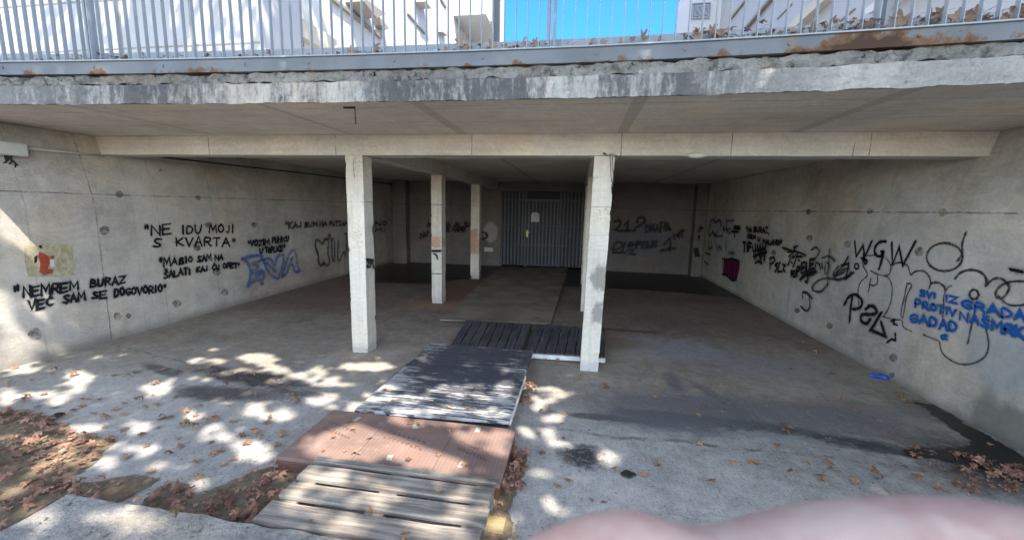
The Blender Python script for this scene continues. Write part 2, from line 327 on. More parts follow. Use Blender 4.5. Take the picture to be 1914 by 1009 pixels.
M_PLY = wood('dusty_plywood', (.33, .275, .205), (.24, .195, .145), 'x')
def film_mat():
    b = NB('brown_film_faced_board'); X, Y, Z = b.xyz()
    def grid(cdn, per): return b.step(b.math('ABSOLUTE', b.math('SUBTRACT', b.math('FRACT', b.math('DIVIDE', cdn, per)), .5)), .43, .48)
    g = b.math('MULTIPLY', grid(X, .027), .9); g = b.mx(g, b.math('MULTIPLY', grid(Y, .027), .3))
    c = b.gain((.235, .15, .12), b.step(b.noise(3, 5), .3, .7, .8, 1.15)); c = b.mix(b.math('MULTIPLY', g, .42), c, (.40, .29, .245))
    c = b.mix(b.math('MULTIPLY', b.step(b.noise(4, 6, .75), .52, .7), .55), c, (.36, .29, .24)); b.bump(b.math('SUBTRACT', 0, g), .2, .002)
    return b.done(c, b.step(b.noise(5, 3), .3, .7, .5, .75), .35)
M_FILM = film_mat()
M_FILMEDGE = wood('board_edge', (.20, .10, .075), (.11, .055, .04), 'x')
def peel_mat():
    b = NB('peeling_black_on_white_board'); X, Y, Z = b.xyz()
    g = b.noise(1.5, 6, .75, v=b.scale((2.4, 30, 10)), dist=.5); big = b.noise(2.6, 5, .7)
    k = b.math('ADD', b.math('ADD', b.math('MULTIPLY', g, .62), b.math('MULTIPLY', big, .40)), b.step(Y, 2.75, 4.0, .03, -.035))
    k = b.math('ADD', k, b.step(X, -1.25, -1.58, 0, .05))
    wht = b.step(k, .53, .565)
    fib = b.noise(1.5, 5, .7, v=b.scale((1.5, 60, 10)))
    c = b.mix(wht, b.mix(fib, (.035, .036, .045), (.14, .142, .16)), b.mix(fib, (.36, .35, .33), (.58, .565, .53)))
    seam = b.line(b.math('FRACT', b.math('DIVIDE', Y, .19)), .5, .035); c = b.mix(b.math('MULTIPLY', seam, .5), c, (.03, .03, .03))
    b.bump(b.math('ADD', wht, g), .35, .003); return b.done(c, b.math('SUBTRACT', .75, b.math('MULTIPLY', b.math('SUBTRACT', 1, wht), .25)), .3)
M_PEEL = peel_mat()
M_WHITEEDGE = plain('white_painted_edge', (.62, .61, .58), .7, .3, 14)
M_SHADOWGAP = plain('shadow_gap_dark', (.05, .042, .035), .9, .4, 20)  # shade in gaps under boards and behind the screed put into the colour
M_CORR = plain('galvanised_corrugated_sheet', (.14, .135, .145), .55, .3, 5, .4, .3)
M_CORRSHADE = plain('shaded_corrugation', (.03, .03, .038), .5, .3, 5, .3, .2)
M_STEEL = plain('dark_steel_frame', (.10, .10, .115), .5, .2, 10, .4, .4)
M_NAVY = plain('dark_navy_panel', (.018, .02, .035), .5, .3, 8)
M_PAPER = plain('paper', (.62, .61, .60), .8, .1, 15)
M_BRASS = plain('brass', (.42, .33, .11), .35, .1, 20, .5, .8)
M_PLASTIC = plain('grey_white_plastic', (.52, .52, .48), .55, .12, 20)
M_DARKPL = plain('dark_dirt', (.035, .03, .027), .9, .4, 40)
M_BLUEFOIL = plain('blue_foil', (.03, .10, .48), .25, .3, 60, .5)
M_FOAM = plain('cured_foam', (.68, .64, .55), .8, .1, 40, bump=.4)
M_WHITE = plain('white_facade_plaster', (.56, .55, .53), .85, .06, 1.2)
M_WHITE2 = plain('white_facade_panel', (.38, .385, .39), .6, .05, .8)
M_TRIM = plain('grey_brown_trim', (.25, .225, .19), .7, .15, 3)
M_SOFFIT = plain('beige_soffit', (.50, .45, .36), .8, .1, 2)
M_GLASS = plain('window_glass', (.06, .075, .09), .08, .2, 1, .6, bump=0)
M_STONE = plain('pale_stone_cladding', (.62, .60, .56), .85, .5, 5, bump=.8)
M_ROOF = plain('red_roof_tile', (.36, .12, .075), .8, .3, 6)
M_DECKTOP = plain('terrace_paving', (.42, .41, .39), .85, .25, 3)
M_POST = plain('grey_lamp_post', (.28, .30, .34), .5, .12, 5, .4, .3)
M_BARK = plain('plane_tree_bark', (.24, .21, .16), .9, .5, 4, bump=.8)
def leaf_mat(name, a, bcol, tr=.0):
    b = NB(name); oi = b.new('ShaderNodeObjectInfo').outputs['Random']; n = b.noise(22, 4); f = b.math('ADD', b.math('MULTIPLY', oi, .6), b.math('MULTIPLY', n, .4))
    b.bump(n, .3, .004); return b.done(b.mix(f, a, bcol), .7, .2)
M_DRY = leaf_mat('dry_leaf', (.13, .065, .035), (.42, .26, .145))
M_DRYR = leaf_mat('dry_leaf_on_railing', (.17, .12, .09), (.42, .31, .235))
def litter_mat():
    b = NB('leaf_litter'); n = b.voro(11); n2 = b.noise(7, 3); return b.done(b.mix(b.math('MULTIPLY', n, n2), (.14, .07, .045), (.66, .38, .27)), .75, .2)
M_LITTER = litter_mat()
M_GREEN = plain('green_leaf', (.055, .10, .025), .55, .4, 2, bump=0)
def paint(name, col, dens=.8, edge=.18):
    """spray paint: patchy, thin enough in places for the concrete to show"""
    b = NB(name); n = b.noise(26, 5, .7); n2 = b.noise(5, 3); f = b.math('ADD', b.math('MULTIPLY', n, .6), b.math('MULTIPLY', n2, .4))
    b.set(b.b.inputs['Alpha'], b.step(f, .62-dens*.45, .62-dens*.45+edge, .15, 1)); return b.done(col, .75, .25)
P_BLK = paint('black_spray_paint', (.012, .012, .015), .95)
P_FADE = paint('faded_black_paint', (.045, .043, .043), .72, .3)
P_GREY = paint('thin_grey_paint', (.07, .068, .066), .62, .3)
P_BLUE = paint('bright_blue_paint', (.012, .105, .38), .85)
P_DBLUE = paint('dull_blue_paint', (.06, .15, .36), .58, .3)
P_NAVY = paint('navy_paint', (.02, .03, .085), .5, .25)
P_PINK = paint('magenta_paint', (.20, .012, .085), .8)
P_RED = paint('red_paint', (.36, .07, .04), .6)
P_PATCH = paint('dark_patch', (.15, .14, .12), .6, .35)

# ------------------------------------------------------------------ setting: ground, floor, soil
def poly_sheet(pts, z, jit=.03, sub=.02, fs=7, skirt=0):
    """flat sheet at height z with a frayed outline, from world x, y points"""
    P = []
    n = len(pts)
    for i in range(n):
        a, b_ = Vector((pts[i][0], pts[i][1], 0)), Vector((pts[(i+1)%n][0], pts[(i+1)%n][1], 0)); k = max(1, int((b_-a).length/sub))
        for j in range(k):
            q = a.lerp(b_, j/k); q += mnoise.noise_vector(q*fs)*jit+mnoise.noise_vector(q*fs*3.3)*jit*.7+mnoise.noise_vector(q*fs*8)*jit*.4; P.append((q.x, q.y, z))
    bm = bmesh.new(); vs = [bm.verts.new(p) for p in P]; f = bm.faces.new(vs); bm.normal_update()
    if f.normal.z < 0: f.normal_flip()
    if skirt:
        r = bmesh.ops.extrude_face_region(bm, geom=[f]); bmesh.ops.translate(bm, verts=[v for v in r['geom'] if isinstance(v, bmesh.types.BMVert)], vec=(0, 0, skirt))
    bmesh.ops.triangulate(bm, faces=[f_ for f_ in bm.faces if len(f_.verts) > 4])
    return bm
def pxz(lst, z=0): return [tuple(onz(x, y, z)[:2]) for x, y in lst]
bm = bmesh.new(); v = [bm.verts.new(p) for p in ((-400, -400, -.02), (400, -400, -.02), (400, 400, -.02), (-400, 400, -.02))]; bm.faces.new(v)
kind(link('ground', bm, M_GROUND), 'structure')
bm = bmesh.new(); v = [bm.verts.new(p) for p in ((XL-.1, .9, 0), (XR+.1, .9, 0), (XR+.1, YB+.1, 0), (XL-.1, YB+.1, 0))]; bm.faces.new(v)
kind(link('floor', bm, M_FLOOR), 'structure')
SOIL1 = pxz([(-260, 760), (0, 768), (60, 772), (110, 790), (150, 810), (215, 822), (190, 850), (160, 880), (110, 905), (210, 895), (280, 888), (300, 893), (268, 915), (235, 935), (110, 990), (0, 1050), (-300, 1050)])
kind(link('soil_patch', poly_sheet(SOIL1, .005), M_SOIL), 'structure')
SOIL2 = pxz([(262, 945), (285, 922), (320, 903), (345, 905), (365, 925), (420, 905), (470, 885), (520, 868), (570, 862), (600, 880), (580, 980), (480, 985), (380, 975)])
kind(link('soil_patch', poly_sheet(SOIL2, .005), M_SOIL), 'structure')
SOIL3 = pxz([(940, 855), (985, 850), (978, 890), (965, 915), (945, 960), (960, 1000), (930, 1030), (880, 1030), (910, 940)])
kind(link('soil_patch', poly_sheet(SOIL3, .005), M_SOIL), 'structure')
PUD1 = pxz([(1712, 752), (1740, 756), (1800, 790), (1930, 862), (1960, 905), (1880, 893), (1800, 868), (1740, 858), (1690, 852), (1680, 846), (1740, 840), (1800, 838), (1820, 826), (1790, 806), (1745, 775)])
kind(link('puddle', poly_sheet(PUD1, .006, .05), M_WET), 'structure')
PUD2 = pxz([(738, 493), (800, 493), (930, 497), (935, 500), (900, 525), (880, 523), (850, 522), (830, 530), (760, 530), (700, 527), (640, 523)])
kind(link('puddle', poly_sheet(PUD2, .006, .05, .12, 3), M_WET), 'structure')
PUD3 = pxz([(1066, 501), (1140, 508), (1240, 513), (1305, 518), (1345, 536), (1395, 560), (1340, 553), (1250, 545), (1180, 541), (1085, 537), (1055, 535)])
kind(link('puddle', poly_sheet(PUD3, .006, .05, .12, 3), M_WET), 'structure')
# raised kerb in the foreground
k0, k1, k2 = onz(115, 930, .15), onz(700, 1009, .15), onz(0, 1000, .15)
bm = rough_box((k0.x, .75, -.01), (-.8+.35, 1.535, .15), .05, .009, (0, 1), 6)
tag(link('concrete_kerb', bm, M_KERB, loc=(-1.5, 1.1, 0)), 'rough grey concrete kerb with pitted top in the bottom left foreground', 'kerb')

# ------------------------------------------------------------------ walls with their graffiti
GL = {'A': [[(0,0),(.5,1),(1,0)],[(.2,.38),(.8,.38)]], 'B': [[(0,0),(.05,1),(.7,.92),(.75,.65),(.05,.52),(.9,.4),(.85,.05),(0,0)]], 'C': [[(1,.85),(.6,1),(.1,.7),(.1,.3),(.5,0),(1,.12)]],
 'D': [[(.05,0),(.05,1),(.7,.85),(1,.5),(.7,.1),(.05,0)]], 'E': [[(1,1),(0,1),(0,0),(1,.02)],[(0,.52),(.8,.52)]], 'G': [[(1,.85),(.6,1),(.1,.7),(.1,.3),(.5,0),(1,.15),(.95,.45),(.55,.45)]],
 'F': [[(1,1),(0,1),(0,0)],[(0,.52),(.8,.52)]], 'H': [[(0,0),(0,1)],[(1,0),(1,1)],[(0,.5),(1,.5)]], 'I': [[(.5,0),(.5,1)]], 'J': [[(.8,1),(.8,.2),(.5,0),(.15,.2)]], 'K': [[(.05,0),(.05,1)],[(.95,1),(.1,.45),(1,0)]], 'L': [[(.05,1),(.05,0),(.95,.05)]],
 'M': [[(0,0),(.1,1),(.5,.35),(.9,1),(1,0)]], 'N': [[(0,0),(.05,1),(.95,0),(1,1)]], 'O': [[(.5,1),(.08,.7),(.08,.3),(.5,0),(.92,.3),(.92,.7),(.5,1)]], 'P': [[(.05,0),(.05,1),(.75,.95),(.9,.72),(.7,.48),(.05,.45)]],
 'R': [[(.05,0),(.05,1),(.75,.95),(.9,.72),(.7,.5),(.05,.48)],[(.4,.48),(1,0)]], 'S': [[(.95,.9),(.5,1),(.1,.78),(.4,.52),(.85,.35),(.8,.08),(.4,0),(0,.12)]], 'T': [[(0,1),(1,1)],[(.5,1),(.5,0)]],
 'U': [[(0,1),(.05,.25),(.4,0),(.8,.15),(.95,1)]], 'V': [[(0,1),(.45,0),(1,1)]], 'W': [[(0,1),(.2,0),(.5,.7),(.75,0),(1,1)]], 'Z': [[(0,1),(1,1),(0,0),(1,.05)]],
 '1': [[(.1,.7),(.55,1),(.55,0)],[(.1,0),(1,.02)]], '2': [[(.05,.75),(.4,1),(.85,.8),(.7,.5),(0,0),(1,.02)]], '9': [[(.9,.6),(.4,.5),(.1,.8),(.5,1),(.9,.8),(.8,.3),(.4,0)]],
 '"': [[(.3,1),(.25,.62)],[(.75,1),(.7,.62)]], '!': [[(.5,1),(.5,.3)],[(.5,.08),(.5,0)]], ',': [[(.5,.1),(.3,-.2)]], '.': [[(.45,.02),(.55,.08)]], ':': [[(.5,.1),(.5,.18)],[(.5,.6),(.5,.68)]]}
GL['Š'] = GL['S']+[[(.25,1.35),(.5,1.15),(.75,1.35)]]; GL['Ć'] = GL['C']+[[(.5,1.12),(.75,1.35)]]; GL['Ž'] = GL['Z']+[[(.25,1.35),(.5,1.15),(.75,1.35)]]
WIDE = {'I': .45, '1': .7, '!': .4, '"': .6, ' ': .75, 'M': 1.25, 'W': 1.35, 'J': .75, ',': .35, '.': .3, ':': .35, 'L': .85, 'T': .95}
def chaikin(p, n=2):
    for _ in range(n):
        q = [p[0]]
        for a, b_ in zip(p, p[1:]): q += [(a[0]*.75+b_[0]*.25, a[1]*.75+b_[1]*.25), (a[0]*.25+b_[0]*.75, a[1]*.25+b_[1]*.75)]
        p = q+[p[-1]]
    return p
def text_px(s, p0, p1, h0, h1, jit=.05, rnd=random.Random(3), round_=True):
    """pixel polylines of a hand-written line: baseline p0 to p1, letter heights h0 and h1"""
    tot = sum(WIDE.get(c, 1) for c in s)+.28*(len(s)-1); x = 0; out = []
    for c in s:
        wd = WIDE.get(c, 1); dy, hs = rnd.uniform(-.08, .08), rnd.uniform(.9, 1.1)
        for st in GL.get(c, []):
            pl = []
            for gx, gy in st:
                u = (x+wd*(gx+rnd.uniform(-jit, jit)))/tot; h = h0+(h1-h0)*u
                pl.append((p0[0]+(p1[0]-p0[0])*u, p0[1]+(p1[1]-p0[1])*u-h*(gy*hs+dy+rnd.uniform(-jit, jit))))
            out.append(chaikin(pl, 1) if round_ and len(pl) > 3 and c in 'BCDGJOPRSU29ŠĆ' else pl)
        x += wd+.28
    return out
class Plane:
    def __init__(s, axis, at, nrm): s.axis, s.at, s.n = axis, at, nrm
    def uv(s, px):
        p = onx(*px, s.at) if s.axis == 'x' else ony(*px, s.at)
        return Vector((p.y, p.z)) if s.axis == 'x' else Vector((p.x, p.z))
    def pt(s, uv, off): return Vector((s.at+s.n*off, uv.x, uv.y)) if s.axis == 'x' else Vector((uv.x, s.at+s.n*off, uv.y))
PL, PR, PB = Plane('x', XL, 1), Plane('x', XR, -1), Plane('y', YB, -1)
def ribbon(bm, plane, pts, wd, off):
    U = [plane.uv(p) for p in pts]; Q = [U[0]]
    for u in U[1:]:
        if (u-Q[-1]).length > .004: Q.append(u)
    if len(Q) < 2: Q.append(Q[0]+Vector((.006, .004)))
    closed = (Q[0]-Q[-1]).length < .01
    d0 = (Q[1]-Q[0]).normalized(); d1 = (Q[-1]-Q[-2]).normalized()
    L, Rr = [], []
    for i, q in enumerate(Q):
        a = (q-Q[i-1]).normalized() if i else d0; b_ = (Q[i+1]-q).normalized() if i < len(Q)-1 else d1
        t = a+b_; t = t.normalized() if t.length > .2 else a; nn = Vector((-t.y, t.x)); k = 1/max(.55, abs(nn.dot(Vector((-a.y, a.x)))))
        wv = wd*.5*(1+.18*math.sin(i*1.7+q.x*9))*k; L.append(q+nn*wv); Rr.append(q-nn*wv)
    lv = [bm.verts.new(plane.pt(p, off)) for p in L]; rv = [bm.verts.new(plane.pt(p, off)) for p in Rr]
    for i in range(len(Q)-1): bm.faces.new((rv[i], rv[i+1], lv[i+1], lv[i]))
    for q, d, a, b_ in ((Q[0], -d0, lv[0], rv[0]), (Q[-1], d1, rv[-1], lv[-1])):
        n = Vector((-d.y, d.x)); m = [bm.verts.new(plane.pt(q+d*wd*.5*math.sin(t)+n*wd*.5*math.cos(t), off)) for t in (2.2, 1.57, .94)]
        bm.faces.new([a, b_]+list(reversed(m)) if (plane.pt(Vector(q-n*wd*.5), off)-b_.co).length < (plane.pt(Vector(q-n*wd*.5), off)-a.co).length else [a, b_]+m)
OFFC = {}
HALO = {}
def halo(mat):                                     # the thin overspray round a sprayed line
    if mat.name not in HALO:
        col = mat.node_tree.nodes['Principled BSDF'].inputs['Base Color'].default_value; b = NB(mat.name+'_overspray'); n = b.noise(60, 4, .8); b.set(b.b.inputs['Alpha'], b.step(n, .40, .75, .04, .5)); HALO[mat.name] = b.done(tuple(col)[:3], .8, .2)
    return HALO[mat.name]
def graffiti(parent, plane, strokes, wd, mat, label=None, name='graffiti'):
    bm = bmesh.new(); base = OFFC.get(parent.name, .002)
    for i, st in enumerate(strokes): ribbon(bm, plane, st, wd*(.85+.3*abs(math.sin(i*2.3+wd*99))), base+.0008+i*.00012)
    nf = len(bm.faces)
    if name == 'graffiti':
        for i, st in enumerate(strokes): ribbon(bm, plane, st, wd*2.1, base+i*.00012*.3)
        bm.faces.ensure_lookup_table()
        for f_ in bm.faces[nf:]: f_.material_index = 1
    OFFC[parent.name] = base+len(strokes)*.00012+.0012
    return part(name, bm, [mat, halo(mat)] if name == 'graffiti' else mat, parent, label=label)
def blob(plane, cx, cy, rx, ry, off, bm, n=22, jit=.12):
    c = plane.uv((cx, cy)); ux = plane.uv((cx+rx, cy))-c; uy = plane.uv((cx, cy+ry))-c; vs = []
    for k in range(n):
        t = 2*math.pi*k/n; r = 1+random.uniform(-jit, jit); vs.append(bm.verts.new(plane.pt(c+(ux*math.cos(t)+uy*math.sin(t))*r, off)))
    bm.faces.new(vs)
T = text_px
def leanout(bm, sg):                               # the top lift of the walls was cast leaning slightly outwards near the open end
    for v in bm.verts:
        if v.co.z > 1.68: v.co.x += sg*.19*(v.co.z-1.68)/.68*max(0, min(1, (7.5-v.co.y)/3.3))
    return bm
# left wall
lw = empty('concrete_wall', (XL, 6, 0), 'left concrete side wall with black sprayed slogans in quotation marks and blue letters', 'wall')
part('wall_panel', leanout(rough_box((XL-.5, .4, -.01), (XL, YB+.3, ZT-.004), .34, .003, (1, 2), 1.5), -1), M_LW, lw)
graffiti(lw, PL, T('"', (24, 556), (37, 552), 20, 20)+T('NEMREM', (43, 557), (146, 541), 20, 16)+T('BURAZ', (169, 537), (233, 529), 15, 14)+T('VEĆ', (53, 580), (98, 571), 18, 15)+T('SAM', (118, 567), (158, 561), 15, 14)+T('SE', (172, 558), (198, 556), 13, 13)+T('DOGOVORIO"', (213, 555), (310, 544), 15, 12), .024, P_BLK, 'lowest black slogan in quotation marks, nearest the open end')
graffiti(lw, PL, T('"NE', (268, 439), (318, 437), 19, 18)+T('IDU', (338, 437), (376, 436), 16, 15)+T('MOJ!', (390, 435), (436, 435), 15, 14)+T('S', (285, 463), (301, 462), 15, 15)+T('KVARTA"', (328, 461), (440, 459), 17, 15), .024, P_BLK, 'black slogan in large thin letters at the top')
graffiti(lw, PL, T('"MA', (296, 500), (329, 495), 17, 13)+T('BIO', (334, 493), (358, 490), 12, 11)+T('SAM', (368, 489), (393, 486), 11, 11)+T('NA', (400, 486), (415, 485), 10, 9)+T('ŠALATI', (305, 520), (354, 512), 13, 11)+T('KAJ', (366, 509), (386, 506), 10, 9)+T('ĆU', (395, 505), (408, 503), 9, 8)+T('OPET"', (415, 502), (446, 500), 9, 8), .026, P_BLK, 'black slogan in two slanting lines under the large one')
graffiti(lw, PL, T('"VOZIM', (461, 461), (501, 457), 11, 10)+T('PUNICU', (507, 455), (538, 451), 10, 9)+T('U', (484, 474), (490, 472), 9, 8)+T('TOPLICE"', (494, 473), (531, 468), 10, 10), .03, P_BLK, 'small black slogan above the blue letters')
graffiti(lw, PL, T('"KAJ', (531, 427), (561, 425), 11, 9)+T('BUM', (568, 424), (591, 423), 9, 8)+T('NA', (596, 423), (609, 422), 8, 8)+T('PUTZAM', (614, 422), (648, 421), 8, 7)+T('NO', (700, 421), (722, 421), 8, 7)+T('MI', (700, 433), (720, 433), 7, 7), .034, P_FADE, 'faint black slogan deep in the shade')
def off(pts, ox, oy, s): return [(ox+x/s, oy+y/s) for x, y in pts]
c3 = lambda *p: chaikin(off(p, 440, 380, 5.937), 1)
graffiti(lw, PL, [c3((60,615),(150,590),(285,572),(265,640),(180,665),(195,690),(240,690),(225,730),(165,745),(170,790),(300,730),(305,850),(190,850),(105,940),(150,840),(150,720),(110,640),(60,615)), c3((290,625),(380,605),(420,720),(445,580),(540,570),(470,830),(440,835),(350,770),(290,625)), c3((500,810),(570,590),(610,520),(650,520),(680,720),(710,755),(640,765),(620,670),(580,680),(560,780),(500,810)), c3((205,810),(290,770)), c3((330,660),(430,760)), c3((595,640),(625,600))], .045, P_DBLUE, 'large blue outlined letters')
graffiti(lw, PL, [c3((880,410),(870,480),(905,560),(905,640),(940,700),(965,650),(1000,695),(1035,660),(1010,540),(1020,410),(985,385),(950,460),(920,410),(880,410)), c3((1055,400),(1060,640),(1090,630),(1085,390),(1055,400)), c3((1130,420),(1120,630),(1150,635),(1190,520),(1215,600),(1225,330),(1200,340)), c3((1040,350),(1015,360),(1040,385),(1015,395))], .045, P_GREY, 'grey outlined rounded letters behind the column')
for (px, py, r) in ((195, 431, 10), (223, 363, 7), (370, 370, 5), (330, 567, 8), (420, 546, 7), (220, 590, 8), (66, 624, 13), (475, 420, 5), (390, 420, 7), (240, 590, 5), (368, 463, 7), (405, 508, 8), (490, 530, 4), (300, 318, 3)):
    bm = bmesh.new(); blob(PL, px, py, r, r*.9, .0012, bm); part('tie_hole_patch', bm, P_PATCH, lw)
# torn sheet with a red patch
q = [PL.uv(p) for p in ((44, 460), (70, 455), (134, 456), (137, 500), (138, 514), (100, 517), (52, 517), (45, 490))]
bm = bmesh.new(); bm.faces.new([bm.verts.new(PL.pt(p, .006)) for p in reversed(q)]); 
pst = part('torn_poster', bm, plain('peeled_plaster_paper', (.42, .37, .24), .9, .7, 22, bump=.9), lw)
for mt, pts in ((P_RED, ((72, 470), (82, 474), (92, 480), (92, 492), (88, 503), (97, 502), (98, 510), (82, 514), (72, 508), (74, 492), (70, 480))), (P_BLK, ((71, 459), (76, 458), (79, 464), (73, 464))), (P_BLK, ((63, 480), (69, 476), (68, 490), (63, 492))), (P_RED, ((92, 478), (101, 477), (100, 484), (93, 483))), (M_PAPER, ((92, 486), (100, 485), (101, 497), (94, 499)))):
    bm = bmesh.new(); bm.faces.new([bm.verts.new(PL.pt(PL.uv(p), .0075)) for p in reversed(pts)]); part('coloured_scrap', bm, mt, pst)
# right wall
rw = empty('concrete_wall', (XR, 6, 0), 'right concrete side wall with large black letters, bubble outlines and blue writing', 'wall')
part('wall_panel', leanout(rough_box((XR, .4, -.01), (XR+.5, YB+.3, ZT-.004), .34, .003, (1, 2), 1.5), 1), M_RW, rw)
c5 = lambda *p: chaikin(off(p, 1560, 420, 3.605), 2)
d5 = lambda *p: off(p, 1560, 420, 3.605)
graffiti(rw, PR, [c5((200,205),(185,270),(235,340),(175,380),(155,450),(165,540)), c5((245,310),(300,340),(360,345),(390,400),(390,480),(370,560),(330,620)), c5((205,210),(280,205),(340,215),(380,260),(380,330),(340,345)), c5((245,365),(230,450)), c5((235,400),(270,415),(295,390),(290,345)),
  c5((790,410),(760,425),(735,480),(740,560),(730,620)), c5((710,790),(720,860),(790,920),(870,945),(960,930),(1030,880),(1045,790),(1020,690)), c5((945,590),(925,680),(900,800)), c5((490,395),(530,400),(485,480),(475,560),(460,640),(445,600),(470,500),(490,400)), c5((330,620),(420,640),(460,640),(460,690),(520,718)), c5((600,740),(700,780))], .014, P_GREY, 'grey bubble figure outlines')
th = [2*math.pi*k/20 for k in range(21)]
graffiti(rw, PR, [d5(*[(745+122*math.cos(t), 218+95*math.sin(t)) for t in th]), c5((890,50),(860,130),(868,200),(830,245)), c5((385,270),(450,250),(500,270),(515,345),(540,315),(600,305),(640,340),(655,390),(640,430)), c5((655,395),(700,385),(750,420),(745,440)), c5((815,365),(850,320),(920,300),(990,315),(1030,360),(1025,415)), c5((1025,410),(1070,365),(1120,355),(1170,390),(1185,430),(1150,490),(1100,500),(1085,460),(1120,410),(1180,385),(1260,378),(1330,390)), c5((1110,480),(1160,535),(1230,548),(1300,535)), d5(*[(945+30*math.cos(t), 470+32*math.sin(t)) for t in th])], .017, P_FADE, 'grey cloud outlines and balloon')
graffiti(rw, PR, [d5((140,110),(150,215),(195,140),(210,215),(255,110)), c5((350,112),(300,115),(265,175),(300,225),(345,185),(312,180),(335,190),(305,300)), d5((390,120),(395,270),(440,150),(465,275),(550,112)), d5((1190,300),(1276,318)), c5((200,190),(205,275),(230,240),(185,225))], .026, P_BLK, 'large black initials above the figure')
graffiti(rw, PR, [c5((105,655),(113,560),(125,485)), c5((70,540),(100,480),(150,465),(195,510),(185,560),(130,570)), c5((215,570),(245,540),(285,560),(290,600),(245,605),(185,600),(180,650),(225,672),(245,635)), d5((322,590),(250,710),(348,750),(318,655))], .034, P_BLK, 'thick black slanting letters low on the wall')
graffiti(rw, PR, [c5((360,795),(395,765),(420,790),(415,730)), c5((385,650),(420,635),(395,665),(430,675)), c5((70,275),(0,340),(30,345),(75,315)), d5((65,270),(102,258),(85,365),(138,320)), d5(*[(155+14*math.cos(t), 280+18*math.sin(t)) for t in th]), c5((0,330),(10,370),(75,360))], .018, P_BLK)
graffiti(rw, PR, T('SVI', (1722, 552), (1752, 558), 11, 10)+T('IZ', (1769, 561), (1792, 567), 11, 12)+T('GRADA', (1800, 574), (1920, 602), 15, 20)+T('PROTIV', (1713, 574), (1790, 591), 14, 12)+T('NAŠMRK', (1797, 597), (1918, 634), 14, 22)+T('GADAD', (1704, 602), (1792, 620), 17, 19)+[c5((770,745),(735,745),(735,770),(770,768))], .021, P_BLUE, 'three lines of bright blue handwriting')
c4 = lambda *p: chaikin(off(p, 1300, 380, 5.607), 1)
d4 = lambda *p: off(p, 1300, 380, 5.607)
graffiti(rw, PR, T('"MA', (1396, 433), (1407, 434), 9, 9)+T('BURAZ,', (1411, 434), (1440, 436), 9, 10)+T('DEM', (1399, 445), (1415, 447), 7, 7)+T('U', (1419, 450), (1423, 451), 7, 7)+T('MALANO!"', (1428, 455), (1464, 459), 8, 9), .03, P_BLK, 'small black slogan by the magenta patch')
graffiti(rw, PR, T('TIF', (1391, 471), (1407, 470), 16, 15)+[d4((610,450),(635,590)), d4((640,430),(650,560)), d4((660,440),(690,560)), d4((690,430),(700,600)), d4((720,440),(715,560)), d4((750,440),(735,600)), d4((760,510),(620,560)), c4((640,630),(670,600),(710,630)), d4((630,500),(740,480))], .045, P_BLK)
graffiti(rw, PR, [d4((795,690),(800,575)), c4((790,580),(840,560),(850,610),(800,640)), c4((880,625),(845,650),(880,660),(850,720)), d4((900,620),(880,720),(930,715)), c4((930,640),(970,650),(930,680),(960,720))]+T('PE:', (1482, 517), (1491, 516), 10, 9), .03, P_BLK)
graffiti(rw, PR, [d4((930,465),(1010,490),(1120,520),(1180,550)), d4((985,510),(1040,505)), d4((1000,560),(1030,520),(990,650)), d4((1035,570),(1060,470),(1090,445)), d4((1050,450),(1065,490)), d4((1045,575),(1095,520),(1045,665)), d4((1080,560),(1140,560)), d4((1100,595),(1115,600)), d4((1025,620),(1035,625))], .03, P_BLK)
graffiti(rw, PR, T('PELE', (1493, 515), (1526, 503), 19, 17)+[d4((1120,800),(1180,745),(1290,715)), d4((1150,760),(1260,740)), d4((1210,700),(1200,810)), d4((1175,820),(1195,828))], .038, P_BLK, 'bold black name underlined twice')
graffiti(rw, PR, [c4((1240,490),(1290,455),(1330,500),(1310,550),(1260,600)), d4((1280,690),(1290,620),(1330,640),(1340,690),(1355,620),(1360,680)), c4((1390,650),(1380,740),(1410,740),(1435,640),(1400,620)), d4((1435,480),(1425,640),(1415,850)), c4((1355,575),(1430,545),(1490,605)), c4((1415,850),(1340,935),(1260,920),(1245,870),(1330,790),(1450,785),(1530,810),(1610,770)), c4((1530,660),(1460,750),(1490,755),(1560,710)), c4((1150,1000),(1145,930),(1200,935),(1250,1000))], .024, P_FADE, 'grey looping scribbles')
graffiti(rw, PR, [d4((1580,650),(1635,560)), d4((1560,650),(1610,640)), d4((1570,700),(1635,680),(1600,800),(1670,720)), c4((1150,930),(1215,945),(1235,1080),(1190,1140),(1130,1080))], .022, P_BLK)
bm = bmesh.new(); bm.faces.new([bm.verts.new(PR.pt(PR.uv(p), .003)) for p in off(((300,572),(330,585),(350,572),(400,575),(440,590),(468,600),(462,690),(430,815),(395,810),(350,760),(290,745)), 1300, 380, 5.607)])
part('graffiti', bm, P_PINK, rw, label='filled magenta patch')
graffiti(rw, PR, [d4((300,575),(310,740)), d4((345,580),(350,750)), d4((380,590),(385,800)), d4((415,590),(410,800)), d4((450,600),(440,780)), d4((300,575),(350,590),(400,575),(465,600),(460,690),(430,812),(395,808),(350,758),(292,743))], .03, P_BLK)
graffiti(rw, PR, [c4((170,260),(175,190),(210,170),(230,210),(260,170),(290,200),(280,250)), d4((345,160),(348,210)), d4((360,185),(415,178)), c4((310,250),(320,290),(345,260)), c4((380,260),(340,290),(385,310)), d4((150,280),(170,350),(200,290),(230,350),(250,280)), c4((160,400),(150,480),(200,470),(180,420)), d4((230,420),(250,500)), d4((340,385),(340,500)), d4((260,450),(290,480)), d4((365,520),(430,525)), d4((200,320),(260,350),(300,340))], .05, P_NAVY, 'dull blue scrawl near the far corner')
graffiti(rw, PR, [d4((430,240),(485,250)), d4((420,262),(490,272)), d4((400,295),(470,300)), d4((435,300),(432,360)), d4((120,515),(170,540)), d4((110,610),(150,640))], .04, P_BLK)
